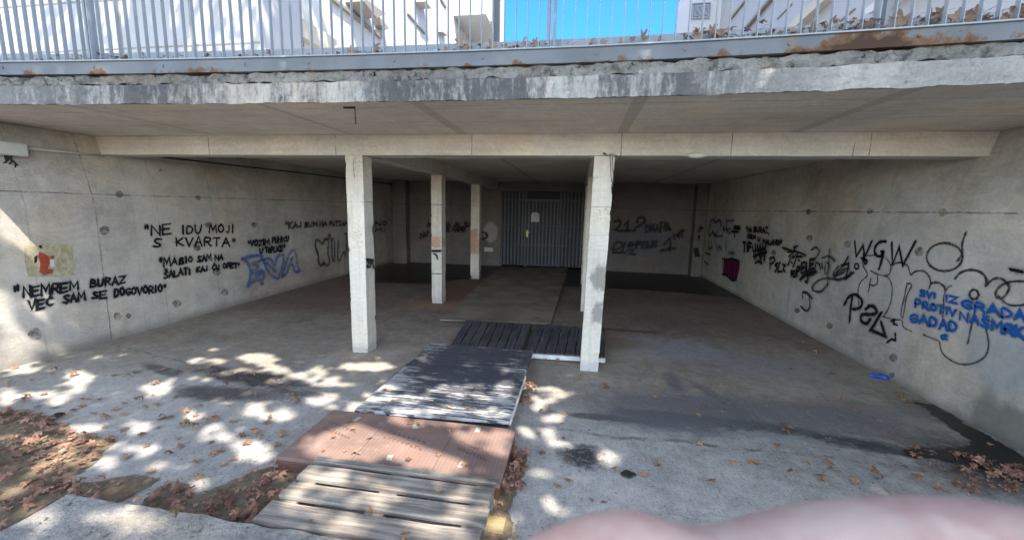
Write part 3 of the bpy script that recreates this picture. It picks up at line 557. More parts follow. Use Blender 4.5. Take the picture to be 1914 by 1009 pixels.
for (px, py, r) in ((1513, 445, 6), (1585, 456, 7), (1718, 470, 9), (1511, 396, 5), (1626, 395, 6), (1762, 397, 8), (1490, 580, 5), (1551, 609, 6), (1670, 668, 8), (1446, 472, 5), (1667, 700, 5)):
    bm = bmesh.new(); blob(PR, px, py, r, r, .0012, bm); part('tie_hole_patch', bm, P_PATCH, rw)
# back wall with the door opening, pilasters
DX0, DX1, DZ = -2.16, .36, 2.115
bw = empty('concrete_wall', (0, YB, 0), 'dark concrete back wall around the corrugated metal door screen, tagged in black', 'wall')
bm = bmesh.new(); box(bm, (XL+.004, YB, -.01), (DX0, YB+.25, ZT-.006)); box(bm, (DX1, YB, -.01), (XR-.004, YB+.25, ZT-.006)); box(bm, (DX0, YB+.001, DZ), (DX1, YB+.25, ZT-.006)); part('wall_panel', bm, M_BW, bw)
bm = bmesh.new(); box(bm, (XL-.3, YB+.6, -.01), (XR+.3, YB+.9, ZT-.01)); box(bm, (DX0-.3, YB+.252, -.01), (DX0-.1, YB+.599, ZT-.01)); box(bm, (DX1+.1, YB+.252, -.01), (DX1+.3, YB+.599, ZT-.01)); part('screen_backing', bm, M_BW, bw)  # unseen backing added to stop daylight leaking past the door screen
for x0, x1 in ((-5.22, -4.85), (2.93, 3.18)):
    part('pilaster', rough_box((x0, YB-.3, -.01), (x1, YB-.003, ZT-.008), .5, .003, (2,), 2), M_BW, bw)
e5 = lambda *p: chaikin(off(p, 1100, 380, 5.934), 1)
g5 = lambda *p: off(p, 1100, 380, 5.934)
graffiti(bw, PB, [e5((290,200),(345,188),(362,235),(280,310),(520,300)), g5((400,240),(440,200),(430,300)), e5((540,215),(550,160),(610,150),(632,200),(580,240),(520,272))]+T('DRAMA', (1207, 434), (1252, 430), 12, 12)+[e5((800,215),(850,215),(880,250),(840,250),(905,300))], .055, P_FADE, 'black numbers and tag')
graffiti(bw, PB, [e5((265,510),(300,430),(370,430),(375,490),(270,520)), g5((410,430),(370,540)), e5((440,480),(470,420),(500,470),(440,480)), g5((270,545),(420,545)), g5((430,520),(500,510),(450,560),(515,565))]+T('PELE', (1189, 464), (1228, 460), 12, 10)+[g5((840,455),(908,385),(903,522)), g5((800,525),(958,500))]+T('HT', (1260, 446), (1278, 441), 9, 9), .055, P_FADE, 'black tags in a lower row')
graffiti(bw, PB, T('M TINA AL.SA', (800, 424), (882, 424), 9, 8)+T('JE NAPIO', (833, 433), (869, 433), 7, 7), .045, P_FADE, 'faint black slogan left of the door')
graffiti(bw, PB, [off([(1545+60*math.cos(t), 950+40*math.sin(t)) for t in th], 640, 280, 5.934)]+T('NU', (786, 446), (800, 440), 9, 8), .055, P_FADE)
PPIL = Plane('y', YB-.3, -1)
graffiti(bw, PPIL, [g5((1240,260),(1265,275)), g5((1225,285),(1260,290)), g5((1215,310),(1235,315)), g5((1224,360),(1222,400))], .04, P_BLK)
bm = bmesh.new(); bm.faces.new([bm.verts.new(PPIL.pt(PPIL.uv(p), .004)) for p in g5((1160,495),(1215,490),(1240,590),(1180,595))]); part('graffiti', bm, P_BLK, bw, label='solid black patch on the pilaster')

# ------------------------------------------------------------------ roof slab, beams, columns
def ybow(x): return 2.855-.0085*(x+.4)**2 if x < -.4 else 2.855-.02*(x+.4)**2
XS = [-8+.1*i for i in range(0, 141)]
def strip(y_of, z0, z1, amp, seed, dz=0, sub=3, back=.35, fine=False):
    """long bar that follows the bowed edge of the roof: front face rough, top and bottom flat"""
    bm = bmesh.new(); rows = []
    for x in ([-5.6+.03*i for i in range(292)] if fine else XS):
        col = []
        for j in range(sub+1):
            z = z0+(z1-z0)*j/sub; p = Vector((x, y_of(x), z)); nv = mnoise.noise_vector(p*7+Vector((seed, 0, 0)))*amp+mnoise.noise_vector(p*25)*amp*(1.0 if fine else .6)
            p += Vector((nv.x*.3, nv.y, nv.z*(.8 if j in (0, sub) else .3))); p.z += dz*math.sin(x); col.append(bm.verts.new(p))
        col.append(bm.verts.new((x, y_of(x)+back, z1))); col.insert(0, bm.verts.new((x, y_of(x)+back, z0))); rows.append(col)
    for a, b_ in zip(rows, rows[1:]):
        for j in range(len(a)-1): bm.faces.new((a[j], b_[j], b_[j+1], a[j+1]))
        bm.faces.new((a[-1], b_[-1], b_[0], a[0]))
    return bm
slab = empty('roof_slab', (0, 7, ZT), 'concrete roof slab over the shelter with black stained front edge and rusty steel trim', 'roof slab')
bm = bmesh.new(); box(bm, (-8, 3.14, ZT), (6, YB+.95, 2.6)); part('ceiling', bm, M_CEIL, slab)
part('slab_edge', strip(ybow, ZT, 2.503, .009, 0, 0, 6, .02, True), M_EDGE, slab)
bm = bmesh.new()
for x0, x1 in zip(XS, XS[1:]):
    bm.faces.new([bm.verts.new(p) for p in ((x0, ybow(x0)+.012, ZT+.001), (x0, 3.141, ZT+.001), (x1, 3.141, ZT+.001), (x1, ybow(x1)+.012, ZT+.001))])
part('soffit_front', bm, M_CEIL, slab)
part('broken_screed', strip(lambda x: ybow(x)+.02, 2.508, 2.580, .020, 5, 0, 6, .3, True), M_SCREED, slab)
part('slab_core', strip(lambda x: ybow(x)+.05, ZT+.01, 2.66, .0, 5, 0, 1, .4), M_SHADOWGAP, slab)  # near-black backing added to close sky gaps through the screed
bm = strip(lambda x: ybow(x)-.004, 2.585, 2.672, .0015, 9, 0, 2, .05); part('steel_channel', bm, M_RUST, slab)
bm = strip(lambda x: ybow(x)-.02, 2.673, 2.681, .0008, 3, 0, 1, .23); part('channel_flange', bm, M_RAIL, slab)
bm = bmesh.new()
for i in range(13):
    x = -5+i*.62+random.uniform(-.1, .1); y = ybow(x)-.004; tube(bm, ((x, y+.005, 2.635), (x, y-.006, 2.635)), .012, 10)
part('bolt_heads', bm, M_RUST, slab)
bm = bmesh.new(); box(bm, (-8, 3.2, 2.6), (6, YB+.95, 2.625)); part('terrace_paving', bm, M_DECKTOP, slab)
def beam(name, lo, hi, label, mat=M_BEAM):
    return tag(link(name, rough_box(lo, hi, .25, .003, (0, 1), 3), mat, loc=((lo[0]+hi[0])/2, (lo[1]+hi[1])/2, lo[2])), label, 'beam', 'beams under the roof slab')
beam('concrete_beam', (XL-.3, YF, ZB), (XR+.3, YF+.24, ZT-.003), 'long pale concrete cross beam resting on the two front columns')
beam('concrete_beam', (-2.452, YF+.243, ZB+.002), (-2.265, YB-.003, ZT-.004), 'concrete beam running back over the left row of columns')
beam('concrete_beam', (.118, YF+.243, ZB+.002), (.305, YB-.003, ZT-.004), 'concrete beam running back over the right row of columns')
def column(bot, top, label, mat=M_COL):
    bm = bmesh.new(); n = 90; rows = []
    for i in range(n+1):
        t = i/n; c = [Vector(b_).lerp(Vector(a), t) for b_, a in zip(bot, top)]
        rows.append(c)
    vs = [[bm.verts.new(p) for p in r] for r in rows]
    for a, b_ in zip(vs, vs[1:]):
        for k in range(4): bm.faces.new((a[k], a[(k+1)%4], b_[(k+1)%4], b_[k]))
    bm.faces.new(list(reversed(vs[0]))); bm.faces.new(vs[-1])
    bmesh.ops.bevel(bm, geom=[e for e in bm.edges if abs(e.verts[0].co.z-e.verts[1].co.z) > .05 and len(e.link_faces) == 2 and e.calc_face_angle(0) > .5], offset=.007, segments=1, affect='EDGES')
    cx_, cy_ = sum(p[0] for p in bot)/4, sum(p[1] for p in bot)/4
    for v in bm.verts:
        q = v.co.copy(); v.co += mnoise.noise_vector(q*5)*.003
        ch = max(0, mnoise.noise(q*9)-.34)*.05+max(0, mnoise.noise(q*31)-.2)*.012; ch *= 1+2.2*max(0, .18-q.z)/.18
        d_ = Vector((cx_-q.x, cy_-q.y, 0)); v.co += d_.normalized()*min(.03, ch)
    b0 = sum((Vector(p) for p in bot), Vector())/4
    return tag(link('concrete_column', bm, mat, loc=b0), label, 'column', 'columns carrying the roof slab')
def rect(x0, x1, y0, y1, z): return [(x0, y0, z), (x1, y0, z), (x1, y1, z), (x0, y1, z)]
ZC = ZB-.002
lf = column(rect(-2.457, -2.27, YF+.01, YF+.21, -.01), rect(-2.457, -2.262, YF+.004, YF+.2, ZC), 'left front column with a chipped foot and black tag on its inner side')
rf = column(rect(.082, .265, YF+.02, YF+.2, -.01), rect(.122, .315, YF+.004, YF+.19, ZC), 'right front column with grey lichen patches and a spalled upper corner')
column(rect(-2.442, -2.26, 6.66, 6.86, -.01), rect(-2.442, -2.26, 6.66, 6.86, ZC), 'second column of the left row with a dark mark and cracks across it')
column(rect(-2.43, -2.23, 9.2, 9.4, -.01), rect(-2.43, -2.23, 9.2, 9.4, ZC), 'third column of the left row, smeared with red paint')
column(rect(.095, .285, 6.7, 6.9, -.01), rect(.118, .305, 6.7, 6.9, ZC), 'second column of the right row, half hidden behind the lichen spotted one')
column(rect(.11, .30, 9.2, 9.4, -.01), rect(.118, .305, 9.2, 9.4, ZC), 'third column of the right row, deepest in the shade')
PC = Plane('x', -2.262, 1)
OFFC[lf.name] = .004
graffiti(lf, PC, T('2M', (685, 498), (697, 500), 14, 15)+[[(684, 484), (697, 487)]], .022, P_BLK)
PC2 = Plane('y', 6.66, -1); c2 = bpy.data.objects['concrete_column.002']; OFFC[c2.name] = .006
graffiti(c2, PC2, [off(((1000,172),(1090,172)), 640, 440, 5.934)], .04, P_BLK); graffiti(c2, PC2, [chaikin(off(((1015,200),(1050,220),(1055,260)), 640, 440, 5.934), 1)], .03, P_BLK)
graffiti(c2, PC2, [off(((990,422),(1105,424)), 640, 440, 5.934)], .012, P_BLK, name='crack'); graffiti(c2, PC2, [off(((985,607),(1108,610)), 640, 280, 5.934)], .008, P_BLK, name='crack')
PC1 = Plane('y', YF+.004, -1); OFFC[rf.name] = .005
graffiti(rf, PC1, [[(1145, 293), (1144, 310), (1147, 330), (1143, 350), (1145, 372)], [(1140, 292), (1141, 312), (1143, 340)], [(1150, 300), (1147, 325), (1148, 345)]], .006, P_BLK, name='spalled_corner')
graffiti(rf, PC1, [[(1128, 287), (1135, 291), (1145, 289), (1152, 293)]], .02, P_PATCH, name='spalled_corner')
graffiti(lf, PC1, [[(662, 298), (661, 315), (663, 333)]], .004, P_BLK, name='crack')

# ------------------------------------------------------------------ railing on the roof edge
rail = empty('metal_railing', (-1.3, 2.8, 2.68), 'grey blue steel bar railing along the edge of the roof slab', 'railing')
xs = [-5.02+.0772*i for i in range(97)]
proto = None
for i, x in enumerate(xs):
    y = ybow(x)+.02+random.uniform(-.002, .002); lean = random.uniform(-.004, .004)
    if proto is None or i % 9 == 0:
        bm = bmesh.new(); hexa(bm, ((-.002, 0, 0), (.002, 0, 0), (.002, .028, 0), (-.002, .028, 0)), ((-.002+lean, 0, 1.12), (.002+lean, 0, 1.12), (.002+lean, .028, 1.12), (-.002+lean, .028, 1.12)))
        o = link('bar', bm, M_RAIL, rail); proto = o
    else:
        o = proto.copy(); COL.objects.link(o); o.parent = rail
    o.location = (x+1.3, y-2.8, 2.682-2.68)
bm = bmesh.new()
for x0, x1 in ((-8, -5), (-5, -2.5), (-2.5, 0), (0, 2.4), (2.4, 6)):
    y0, y1 = ybow(max(-5.2, min(2.6, x0))), ybow(max(-5.2, min(2.6, x1))); hexa(bm, ((x0, y0+.005, 3.803), (x1, y1+.005, 3.803), (x1, y1+.06, 3.803), (x0, y0+.06, 3.803)), ((x0, y0+.005, 3.85), (x1, y1+.005, 3.85), (x1, y1+.06, 3.85), (x0, y0+.06, 3.85)))
part('top_rail', bm, M_RAIL, rail)
bm = bmesh.new()
for x0, x1 in zip(XS[20::4], XS[24::4]):
    hexa(bm, ((x0, ybow(x0)+.16, 2.684), (x1, ybow(x1)+.16, 2.684), (x1, ybow(x1)+.166, 2.684), (x0, ybow(x0)+.166, 2.684)), ((x0, ybow(x0)+.16, 2.79), (x1, ybow(x1)+.16, 2.79), (x1, ybow(x1)+.166, 2.79), (x0, ybow(x0)+.166, 2.79)))
part('kick_plate', bm, M_RAIL, rail)
for px in (176, 1029, 1640):
    p = ony(px, 60, 2.86); bm = bmesh.new(); box(bm, (p.x-.03, ybow(p.x)+.06, 2.683), (p.x-.022+.012, ybow(p.x)+.1, 3.80)); box(bm, (p.x+.012, ybow(p.x)+.06, 2.683), (p.x+.03, ybow(p.x)+.1, 3.80)); part('post', bm, M_POST if px == 1029 else M_RAIL, rail)
p = ony(716, 86, 2.95); bm = bmesh.new(); box(bm, (0, 0, 0), (.045, .002, .04)); s_ = link('sticker', bm, plain('pale_blue_sticker', (.45, .58, .72), .6, .1), rail); s_.location = (ony(804, 84, 2.93).x+1.3, ybow(-1)+.156-2.8, .035)
p = ony(927, 60, 3.6); lamp = empty('lamp_post', (p.x, 3.6, 2.625), 'grey steel lamp post standing on the terrace behind the railing', 'lamp post')
bm = bmesh.new(); tube(bm, ((p.x, 3.6, 2.625), (p.x, 3.6, 8.2)), .034, 12); part('pole', bm, M_POST, lamp, True)
bm = bmesh.new(); tube(bm, ((p.x, 3.6, 2.626), (p.x, 3.6, 2.66)), .09, 12); part('base_plate', bm, M_POST, lamp)
bm = bmesh.new(); box(bm, (p.x-.05, 3.555, 3.13), (p.x-.018, 3.575, 3.16), .004); part('tag_plate', bm, M_PLASTIC, lamp)
bm = bmesh.new(); box(bm, (p.x-.12, 3.2, 8.2), (p.x+.12, 3.7, 8.3), .03); part('lamp_head', bm, M_POST, lamp)

# ------------------------------------------------------------------ buildings beyond the terrace
bA = empty('white_building', (-9, 9, 2.6), 'white panelled block end behind the left part of the railing', 'building')
ax = ony(488, 50, 7).x
bm = bmesh.new(); box(bm, (-22, 7, 2.6), (ax, 8.1, 13)); part('wall', bm, M_WHITE2, bA)
bm = bmesh.new()
for z in (3.6, 4.45, 5.3, 6.15): box(bm, (-21.9, 6.992, z-.012), (ax-.01, 6.999, z+.012))
for x in (-7.1, -8.6, -10.1, -11.6): box(bm, (x-.012, 6.993, 2.7), (x+.012, 6.999, 12.9))
part('panel_joint', bm, M_TRIM, bA)
bB = empty('apartment_building', (-9, 16, 2.6), 'long white sunlit apartment block with balconies receding beyond the railing', 'building')
BX = -6.0
bm = bmesh.new(); box(bm, (-16, 8.3, 2.6), (BX, 24.2, 17)); part('wall', bm, M_WHITE, bB)
def bp(px, py): q = onx(px, py, BX); return q.y, q.z
def on_b(name, pts, mat, d=.03, w_=None):
    bm = bmesh.new(); f0 = [bm.verts.new((BX+.002, *bp(*p))) for p in pts]; f1 = [bm.verts.new((BX+d, *bp(*p))) for p in pts]; n = len(pts)
    bm.faces.new(list(reversed(f0))); bm.faces.new(f1)
    for i in range(n): bm.faces.new((f0[i], f0[(i+1)%n], f1[(i+1)%n], f1[i]))
    bmesh.ops.recalc_face_normals(bm, faces=bm.faces); return part(name, bm, mat, bB)
on_b('balcony_edge', ((540, 30), (542, 66), (600, 98), (622, 80)), M_SOFFIT, .2)
on_b('window', ((540, 66), (542, 86), (564, 88), (562, 74)), M_GLASS, .06)
on_b('string_course', ((615, 0), (622, 0), (712, 70), (709, 73)), M_TRIM, .1)
on_b('balcony', ((645, 5), (648, 0), (690, 28), (672, 36)), M_TRIM, .5)
on_b('balcony', ((660, 0), (672, 0), (684, 18), (684, 26)), M_SOFFIT, .35)
on_b('shutter', ((697, 33), (706, 42), (717, 55), (709, 57), (700, 48)), M_TRIM, .2)
on_b('string_course', ((760, 26), (764, 27), (794, 63), (792, 64)), M_TRIM, .05)
on_b('balcony', ((775, 4), (778, 0), (792, 14), (787, 18)), M_SOFFIT, .4)
on_b('string_course', ((822, 0), (826, 0), (834, 15), (832, 15)), M_TRIM, .05)
on_b('balcony', ((818, 50), (830, 62), (829, 68), (818, 60)), M_SOFFIT, .2)
y0 = 21.0
bm = bmesh.new(); zz = onx(870, 26, BX+.6).z; box(bm, (BX+.003, 19.4, zz), (BX+1.5, 24, zz+2.6)); part('balcony', bm, M_WHITE, bB)
bC = empty('stone_house', (-6, 28, 2.6), 'pale stone house with a red roof edge at the end of the apartment block', 'building')
x0c, x1c = ony(845, 60, 25).x, ony(893, 60, 25).x
zc = ony(870, 30, 25).z; zd = ony(870, 58, 25).z
bm = bmesh.new(); box(bm, (x0c-1.5, 25, 2.6), (x1c-.3, 30, zc)); part('wall', bm, M_STONE, bC)
bm = bmesh.new(); box(bm, (x0c-1.5, 24.8, 2.6), (x1c-.15, 24.995, zd)); part('lower_wall', bm, M_WHITE, bC)
bm = bmesh.new(); hexa(bm, rect(x1c-.32, x1c+.15, 25.0, 30, zc-1.7), rect(x1c-.32, x1c-.3, 25.0, 30, zc+.1)); part('roof', bm, M_ROOF, bC)
bD = empty('white_building', (9, 14, 2.6), 'white apartment block in shade behind the right part of the railing', 'building')
DXX = 5.0
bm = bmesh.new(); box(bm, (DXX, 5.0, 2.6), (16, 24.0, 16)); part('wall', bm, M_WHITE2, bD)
def on_d(name, pts, mat, d=.05):
    bm = bmesh.new(); f0 = []; f1 = []
    for p in pts: q = onx(*p, DXX); f0.append(bm.verts.new((DXX-.002, q.y, q.z))); f1.append(bm.verts.new((DXX-d, q.y, q.z)))
    n = len(pts); bm.faces.new(f0); bm.faces.new(list(reversed(f1)))
    for i in range(n): bm.faces.new((f0[i], f0[(i+1)%n], f1[(i+1)%n], f1[i]))
    bmesh.ops.recalc_face_normals(bm, faces=bm.faces); return part(name, bm, mat, bD)
on_d('string_course', ((1366, 35), (1395, 0), (1398, 0), (1368, 37)), M_TRIM, .06)
on_d('string_course', ((1396, 54), (1398, 56), (1447, 0), (1442, 0)), M_TRIM, .12)
on_d('balcony_edge', ((1478, 58), (1484, 66), (1560, 0), (1540, 0)), M_SOFFIT, .2)
on_d('string_course', ((1453, 36), (1454, 37), (1482, 8), (1481, 7)), M_TRIM, .03)
on_d('string_course', ((1570, 40), (1571, 42), (1600, 18), (1599, 16)), M_TRIM, .03)
on_d('balcony_edge', ((1640, 20), (1650, 26), (1800, -60), (1760, -60)), M_WHITE, .25)
# balcony end with a louvred vent at the far corner of the right building
YV = 18.0
v0, v1 = ony(1284, 62, YV), ony(1334, -12, YV)
bm = bmesh.new(); box(bm, (v0.x, YV, v0.z-.5), (DXX-.003, YV+2, v1.z+.6)); part('balcony', bm, M_WHITE, bD)
g0, g1 = ony(1291, 37, YV), ony(1328, 6, YV); fw_ = .03
bm = bmesh.new()
for lo, hi in (((g0.x, g0.z), (g1.x, g0.z+fw_)), ((g0.x, g1.z-fw_), (g1.x, g1.z)), ((g0.x, g0.z+fw_), (g0.x+fw_, g1.z-fw_)), ((g1.x-fw_, g0.z+fw_), (g1.x, g1.z-fw_))): box(bm, (lo[0], YV-.06, lo[1]), (hi[0], YV-.002, hi[1]))
vt = part('vent_grille', bm, M_POST, bD)
for k in range(8):
    z = g0.z+.09+k*(g1.z-g0.z-.16)/8; bm = bmesh.new(); n_ = 8
    for m in range(n_):
        xa = g0.x+.07+(g1.x-g0.x-.14)*m/n_; xb = xa+(g1.x-g0.x-.14)/n_; h = .018*math.sin(m*2.1+k); h2 = .018*math.sin((m+1)*2.1+k)
        hexa(bm, ((xa, YV-.05, z+h), (xb, YV-.05, z+h2), (xb, YV-.004, z+h2), (xa, YV-.004, z+h)), ((xa, YV-.05, z+h+.04), (xb, YV-.05, z+h2+.04), (xb, YV-.004, z+h2+.04), (xa, YV-.004, z+h+.04)))
    bmesh.ops.remove_doubles(bm, verts=bm.verts, dist=.0005); part('slat', bm, M_POST, vt)

# ------------------------------------------------------------------ door screen at the back
ds = empty('corrugated_screen', ((DX0+DX1)/2, YB+.05, 0), 'grey corrugated metal screen wall filling the opening at the back', 'screen wall')
def corrugated(x0, x1, z0, z1, y, per=.1, dep=.03):
    bm = bmesh.new(); x = x0; prof = []
    while x < x1:
        for dx, dy in ((0, 0), (.35, 0), (.5, 1), (.85, 1)): prof.append((min(x1, x+dx*per), y-dep*dy))
        x += per
    prof.append((x1, y)); a = [bm.verts.new((px_, py_, z0)) for px_, py_ in prof]; b_ = [bm.verts.new((px_, py_, z1)) for px_, py_ in prof]
    for i in range(len(prof)-1):
        if prof[i+1][0]-prof[i][0] < 1e-5 and abs(prof[i+1][1]-prof[i][1]) < 1e-5: continue
        f = bm.faces.new((a[i], a[i+1], b_[i+1], b_[i])); f.material_index = 1 if abs(prof[i][1]-y) < 1e-6 else 0  # recessed faces take the darker colour: shade between ribs painted in
    return bm
LX0, LX1, LZ = -1.44, -.53, 1.87
for x0, x1, z0, z1 in ((DX0+.04, LX0-.05, .05, 1.86), (LX1+.05, DX1-.02, .05, 1.86), (DX0+.04, LX0-.05, 1.9, 2.1), (LX1+.05, DX1-.02, 1.9, 2.1)):
    part('sheet', corrugated(x0, x1, z0, z1, YB+.07), [M_CORR, M_CORRSHADE], ds)
bm = bmesh.new()
for lo, hi in (((DX0+.001, YB+.04, 0), (DX0+.04, YB+.1, DZ-.004)), ((LX0-.05, YB+.03, 0), (LX0-.006, YB+.1, DZ-.004)), ((LX1+.006, YB+.03, 0), (LX1+.05, YB+.1, DZ-.004)), ((DX0+.041, YB+.035, 1.862), (LX0-.051, YB+.1, 1.898)), ((LX0-.005, YB+.035, 1.882), (LX1+.005, YB+.1, 1.91)), ((LX1+.051, YB+.035, 1.862), (DX1-.02, YB+.1, 1.898))): box(bm, lo, hi)
for z in (.62, 1.17):
    box(bm, (DX0+.041, YB+.03, z), (LX0-.051, YB+.039, z+.025)); box(bm, (LX1+.051, YB+.03, z), (DX1-.02, YB+.039, z+.025))
part('frame', bm, M_STEEL, ds)
bm = bmesh.new(); box(bm, (LX0-.004, YB+.04, 1.912), (LX1+.004, YB+.09, 2.1)); part('dark_panel', bm, M_NAVY, ds)
door = empty('metal_door', (LX0, YB+.05, 0), 'corrugated metal door with brass handle and a pale arched notice', 'door')
part('leaf', corrugated(LX0, LX1, .06, LZ, YB+.06), [M_CORR, M_CORRSHADE], door)
bm = bmesh.new()
for z in (.06, .62, 1.17, LZ-.03): box(bm, (LX0, YB+.022, z), (LX1, YB+.029, z+.03))
part('leaf_frame', bm, M_STEEL, door)
hx = ony(983, 437, YB).x; bm = bmesh.new(); box(bm, (hx-.02+.03, YB+.012, .85), (hx+.02+.03, YB+.021, 1.05)); hp = part('handle_plate', bm, M_BRASS, door)
bm = bmesh.new(); tube(bm, ((hx+.03, YB+.012, .99), (hx+.03, YB-.03, .99), (hx+.13, YB-.03, .985)), .011, 8); part('handle', bm, M_BRASS, hp)
nx, nz_ = ony(1000, 409, YB).x, 1.3; bm = bmesh.new()
pts = [(nx-.115, YB+.02, nz_-.02), (nx+.115, YB+.02, nz_-.02), (nx+.115, YB+.02, nz_+.17)]+[(nx+.115*math.cos(t), YB+.02, nz_+.17+.08*math.sin(t)) for t in (.5, 1.05, 1.57, 2.1, 2.65)]+[(nx-.115, YB+.02, nz_+.17)]
vs = [bm.verts.new(p) for p in pts]; f = bm.faces.new(vs); r = bmesh.ops.extrude_face_region(bm, geom=[f]); bmesh.ops.translate(bm, verts=[g for g in r['geom'] if isinstance(g, bmesh.types.BMVert)], vec=(0, .003, 0)); bmesh.ops.recalc_face_normals(bm, faces=bm.faces)
part('notice', bm, M_PAPER, door)
bx = ony(914, 466, YB); bm = bmesh.new(); box(bm, (bx.x-.13, YB-.055, bx.z-.06), (bx.x+.13, YB-.004, bx.z+.06), .008); mb = tag(link('meter_box', bm, M_PLASTIC, loc=(bx.x, YB-.03, bx.z-.06)), 'small pale box fixed to the back wall left of the metal door', 'box')

# ------------------------------------------------------------------ things fixed to wall, beam and ceiling
p = onx(40, 276, XL); XW = XL-.125; fx = empty('wall_lamp', (XW, 3.22, 2.12), 'grey white box lamp fixed high on the left wall', 'lamp')
bm = bmesh.new(); box(bm, (XW+.004, 3.12, 2.045), (XW+.11, 3.40, 2.17), .012); part('housing', bm, M_PLASTIC, fx)
bm = bmesh.new(); box(bm, (XW+.006, 2.95, 2.04), (XW+.13, 3.115, 2.18), .02); part('end_cap', bm, M_WHITEEDGE, fx)
bm = bmesh.new()
for k in range(9):
    t = random.uniform(0, 6.28); r_ = random.uniform(.03, .09); tube(bm, ((XW+.05, 3.27+random.uniform(-.02, .04), 2.05), (XW+.05+random.uniform(-.03, .03), 3.28+.03*math.cos(t), 1.98), (XW+.03, 3.28+r_*math.cos(t), 1.93+.03*math.sin(t)), (XW+.02, 3.26+r_*1.4*math.cos(t+.6), 1.915+.03*math.sin(t))), .007, 5)
part('wire_tangle', bm, M_DARKPL, fx)
bm = bmesh.new(); tube(bm, ((XW+.03, 3.41, 2.135), (XW+.025, 3.8, 2.14), (XW+.022, 4.118, 2.145)), .011, 8); tube(bm, ((XW+.03, 3.4, 2.135), (XW+.03, 3.45, 2.135)), .02, 8)
tag(link('conduit_pipe', bm, M_PLASTIC, smooth=True, loc=(XW+.03, 3.41, 2.135)), 'thin grey conduit pipe running from the wall lamp to the beam', 'pipe')
bm = bmesh.new(); tube(bm, ((XL+.02, 4.38, 2.20), (XL+.02, 8.0, 2.24), (XL+.02, 11.4, 2.25)), .012, 6); tag(link('conduit_pipe', bm, M_DARKPL, smooth=True, loc=(XL+.02, 4.38, 2.2)), 'dark conduit pipe along the top of the left wall behind the beam', 'pipe')
p = ony(1303, 290, YF-.02); bm = bmesh.new(); bmesh.ops.create_icosphere(bm, subdivisions=3, radius=1)
for v in bm.verts: v.co = Vector((v.co.x*.085, v.co.y*.035, v.co.z*.026))*(1+.35*mnoise.noise(v.co*2.2)) + Vector((p.x, YF-.012, p.z))
tag(link('foam_lump', bm, M_FOAM, smooth=True, loc=(p.x, YF-.01, p.z)), 'lump of pale cured foam stuck to the lower edge of the front beam', 'foam')
p = onz(663, 200, ZT); bm = bmesh.new(); tube(bm, (p+Vector((0, 0, .01)), p+Vector((.002, 0, -.07)), p+Vector((.004, .003, -.125))), .004, 6); tube(bm, (p+Vector((-.09, 0, -.004)), p+Vector((.0, 0, -.006))), .008, 6)
tag(link('steel_rod', bm, M_DARKPL, loc=p), 'thin steel rod hanging from the ceiling near the roof edge', 'rod')

# ------------------------------------------------------------------ walkway of pallets and boards
def plank(bm, lo, hi, bev=.004, amp=.003, tilt=0):
    b2 = rough_box(lo, hi, .12, amp, (0,) if hi[0]-lo[0] > hi[1]-lo[1] else (1,), 5)
    me = bpy.data.meshes.new('tmp'); b2.to_mesh(me); b2.free(); bm.from_mesh(me); bpy.data.meshes.remove(me)
pal = empty('wooden_pallet', (-.95, 1.8, 0), 'weathered grey wooden pallet with gaps between its boards in the foreground', 'pallet')
px0, px1 = -1.49, -.385
for j, (a, b_, dx) in enumerate(((2.045, 2.087, 0), (1.895, 2.005, -.004), (1.745, 1.852, .006), (1.56, 1.70, -.006))):
    bm = bmesh.new(); plank(bm, (px0+dx+random.uniform(-.01, .01), a, .118), (px1+dx, b_, .142), amp=.004); part('board', bm, M_PALLET, pal)
for x in (px0+.01, -1.0, px1-.11):
    bm = bmesh.new(); plank(bm, (x, 1.56, .095), (x+.1, 2.08, .1165), amp=.002); part('stringer', bm, M_PALLET, pal)
    for y in (1.57, 1.98):
        bm = bmesh.new(); box(bm, (x+.005, y, .022), (x+.095, y+.09, .0945), .003); part('block', bm, M_PALLET, pal)
    bm = bmesh.new(); box(bm, (x, 1.555, .002), (x+.1, 2.08, .0215), .002); part('skid', bm, M_PALLET, pal)
for k, yy in enumerate((1.55, 1.70, 1.85)):
    bm = bmesh.new(); plank(bm, (-.42, yy, .008), (-.27-.02*k, yy+.085, .03), amp=.003); tag(link('sand_strip', bm, M_SUNSAND, loc=(-.35, yy, .008)), ('nearest', 'middle', 'farthest')[k]+' of three yellow strips standing in for sunlit sand right of the pallet', 'sand strip', 'sand strips beside the pallet')  # planks stand in for a yellow sand patch striped by sun and shade
M_STICK = plain('worn_pale_sticker', (.38, .36, .30), .7, .5, 40)
